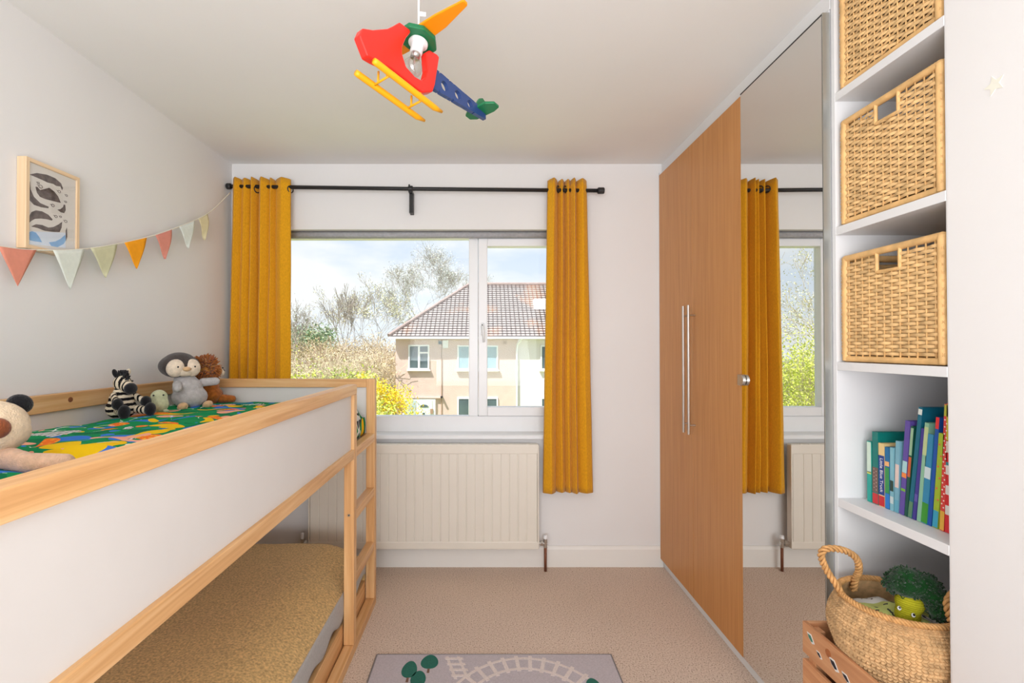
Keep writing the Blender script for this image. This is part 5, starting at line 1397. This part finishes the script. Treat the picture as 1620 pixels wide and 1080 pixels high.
# --- trees and shrubs
M['bark'] = plain('grey_bark', srgb(170, 160, 150), 0.95, 0.05, var=0.2, vscale=3)
M['bark_brown'] = plain('brown_twigs', srgb(190, 166, 142), 0.95, 0.05, var=0.25, vscale=2)
M['bark_pale'] = plain('pale_twigs', srgb(224, 208, 184), 0.95, 0.05, var=0.2, vscale=2)
def leafmat(name, c): return plain(name, srgb(*c), 0.8, 0.15, var=0.3, vscale=2.2)
M['bud'] = leafmat('spring_buds', (214, 212, 172))
M['bud_blue'] = leafmat('grey_buds', (200, 204, 192))
M['leaf_lime'] = leafmat('lime_leaves', (212, 220, 104))
M['leaf_green'] = leafmat('green_leaves', (166, 184, 104))
M['leaf_dark'] = leafmat('dark_leaves', (140, 158, 128))
M['leaf_olive'] = leafmat('olive_leaves', (196, 180, 140))
M['forsythia'] = leafmat('yellow_blossom', (250, 206, 50))

def grow(mb, tips, rnd, p, d, ln, r, depth, spread, up, minr=0.006):
    segs = 3 if depth > 1 else 2
    pts, rs = [p.copy()], [r]
    for i in range(segs):
        d = (d + Vector((rnd.uniform(-1, 1), rnd.uniform(-1, 1), rnd.uniform(-1, 1))) * 0.16 + Vector((0, 0, up * 0.10))).normalized()
        p = p + d * (ln / segs)
        pts.append(p.copy()); rs.append(max(minr, r * (1 - 0.42 * (i + 1) / segs)))
    mb.tube(pts, rs, 5 if depth > 2 else 3, cap=False)
    if depth == 0:
        tips.append((p, d)); tips.append((pts[1], d))
        return
    kids = rnd.choice((2, 3, 3)) if depth > 1 else 3
    for k in range(kids):
        q = pts[rnd.randint(max(1, segs - 1), segs)]
        ax = Vector((rnd.gauss(0, 1), rnd.gauss(0, 1), rnd.gauss(0, 0.5))).cross(d)
        if ax.length < 1e-3: continue
        nd = (Matrix.Rotation(rnd.uniform(0.5, 1.1) * spread, 3, ax.normalized()) @ d).normalized()
        grow(mb, tips, rnd, q, nd, ln * rnd.uniform(0.62, 0.86), rs[-1] * rnd.uniform(0.62, 0.85), depth - 1, spread, up, minr)
def leaves(tips, rnd, per, size, scatter):
    mb = MB()
    for p, d in tips:
        for _ in range(per):
            c = p + Vector((rnd.gauss(0, 1), rnd.gauss(0, 1), rnd.gauss(0, 1))) * scatter
            a = Vector((rnd.gauss(0, 1), rnd.gauss(0, 1), rnd.gauss(0, 1))).normalized()
            b_ = a.orthogonal().normalized()
            s = size * rnd.uniform(0.6, 1.3)
            mb.add([c - a * s, c + b_ * s * 0.45, c + a * s, c - b_ * s * 0.45], [(0, 1, 2, 3)])
    return mb
def tree(name, label, x, y, h_, seed, bark, leaf, depth=5, spread=0.75, up=1.0, per=1, size=0.06, scatter=0.12, trunk=0.28, rad_=None, group='trees beyond the window', minr=0.006):
    t = thing(name, label, 'tree', (x, y, GZ), group=group)
    rnd = random.Random(seed)
    mb, tips = MB(), []
    base = Vector((x, y, GZ - 0.1))
    r0 = rad_ or h_ * 0.014
    grow(mb, tips, rnd, base, Vector((0, 0, 1)), h_ * trunk, r0, depth, spread, up, minr)
    top = max(p.z for p, d in tips)
    k = h_ / (top - GZ)
    mb.v = [((q[0] - x) * k + x, (q[1] - y) * k + y, (q[2] - GZ) * k + GZ) for q in mb.v]
    tips = [(Vector(((p.x - x) * k + x, (p.y - y) * k + y, (p.z - GZ) * k + GZ)), d) for p, d in tips]
    mb.build('branches', M[bark], t, smooth=True)
    if leaf:
        lf = leaves(tips, rnd, per, size, scatter).build('foliage', M[leaf], t); lf['kind'] = 'stuff'
    return t
tree('budding_tree', 'tall budding tree rising behind the hipped roof', -4.6, 44.0, 13.4, 4, 'bark', 'bud_blue', 8, 0.70, 0.9, 1, 0.06, 0.2, 0.25, 0.16, minr=0.007)
tree('budding_tree', 'broad budding tree leaning left of the roof', -8.2, 42.0, 10.2, 21, 'bark', 'bud', 7, 0.72, 0.7, 1, 0.08, 0.2, 0.26, 0.13, minr=0.008)
tree('bare_tree', 'slender bare upright tree left of the house', -9.6, 34.0, 8.6, 33, 'bark', None, 6, 0.42, 1.4, 1, 0.05, 0.1, 0.27, 0.09, minr=0.010)
tree('bare_tree', 'bare tree half hidden by the left curtain', -13.4, 34.0, 7.8, 41, 'bark', 'bud_blue', 6, 0.55, 1.2, 1, 0.05, 0.12, 0.27, 0.09, minr=0.010)
tree('evergreen_tree', 'rounded dark evergreen in the distance beside the left curtain', -20.5, 56.0, 6.4, 52, 'bark', 'leaf_dark', 5, 0.9, 0.4, 7, 0.22, 0.5, 0.26)
def shrub(name, label, x, y, w_, h_, seed, bark, leaf, stems, per, size, scatter, depth=3, spread=0.6, group='shrubs in the gardens', up=0.6, minr=0.006):
    t = thing(name, label, 'shrub', (x, y, GZ), group=group)
    rnd = random.Random(seed)
    mb, tips = MB(), []
    for i in range(stems):
        a = rnd.uniform(0, 2 * PI); q = math.sqrt(rnd.random())
        bpos = Vector((x + w_ * 0.38 * q * math.cos(a), y + w_ * 0.3 * q * math.sin(a), GZ - 0.1))
        d = Vector((math.cos(a) * 0.45 * q, math.sin(a) * 0.45 * q, 1)).normalized()
        grow(mb, tips, rnd, bpos, d, h_ * rnd.uniform(0.34, 0.46), h_ * 0.008, depth, spread, up, minr)
    top = max(p.z for p, d in tips)
    k = h_ / (top - GZ)
    mb.v = [(q[0], q[1], (q[2] - GZ) * k + GZ) for q in mb.v]
    tips = [(Vector((p.x, p.y, (p.z - GZ) * k + GZ)), d) for p, d in tips]
    mb.build('branches', M[bark], t, smooth=True)
    if leaf:
        lf = leaves(tips, rnd, per, size, scatter).build('foliage', M[leaf], t); lf['kind'] = 'stuff'
    return t
shrub('bare_shrub', 'brown twiggy thicket in the middle of the gardens', -9.0, 31.0, 6.5, 5.0, 3, 'bark_brown', 'leaf_olive', 34, 1, 0.055, 0.25, 4, 0.7, minr=0.012)
shrub('bare_shrub', 'olive twiggy thicket close to the house corner', -5.9, 29.0, 4.6, 5.2, 7, 'bark_pale', 'leaf_olive', 32, 1, 0.06, 0.25, 4, 0.7, minr=0.012)
shrub('bare_shrub', 'pale twiggy shrub with light stems behind the bright bushes', -7.6, 24.0, 3.4, 4.3, 12, 'bark_pale', 'bud', 24, 1, 0.035, 0.2, 4, 0.65, minr=0.010)
shrub('bare_shrub', 'greyish thicket beside the left curtain', -12.0, 30.0, 5.0, 4.3, 18, 'bark_brown', 'bud', 28, 1, 0.055, 0.25, 4, 0.7, minr=0.012)
shrub('bare_shrub', 'far brown thicket below the slender bare tree', -12.5, 40.0, 9.0, 5.6, 25, 'bark_brown', 'leaf_olive', 34, 1, 0.08, 0.4, 4, 0.7, minr=0.018)
shrub('leafy_bush', 'lime green bush low in the window, right of the other one', -5.5, 18.0, 2.4, 3.35, 30, 'bark', 'leaf_lime', 16, 5, 0.075, 0.16, 3, 0.7)
shrub('leafy_bush', 'lime green bush low in the window by the left curtain', -7.3, 18.6, 2.2, 3.35, 31, 'bark', 'leaf_lime', 16, 5, 0.075, 0.16, 3, 0.7)
shrub('leafy_bush', 'mid green bush between the thickets', -6.6, 22.5, 1.9, 3.4, 32, 'bark', 'leaf_green', 14, 4, 0.07, 0.16, 3, 0.7)
shrub('forsythia_bush', 'bright yellow flowering bush at the corner of the house', -4.95, 21.6, 1.0, 3.0, 40, 'bark_pale', 'forsythia', 24, 14, 0.05, 0.15, 3, 0.6)
# plants that the mirror shows through the window
shrub('leafy_bush', 'pale green bush seen in the mirror', -11.5, 18.5, 3.6, 5.6, 50, 'bark_pale', 'leaf_lime', 22, 9, 0.05, 0.22, 3, 0.7)
shrub('leafy_bush', 'green bush at the lower edge of the mirrored window', -12.8, 21.5, 4.0, 4.6, 51, 'bark_pale', 'leaf_green', 22, 9, 0.05, 0.22, 3, 0.7)
tree('budding_tree', 'pale budding tree seen in the mirror', -15.0, 23.0, 9.5, 61, 'bark_pale', 'bud', 6, 0.7, 0.8, 3, 0.05, 0.25, 0.26)
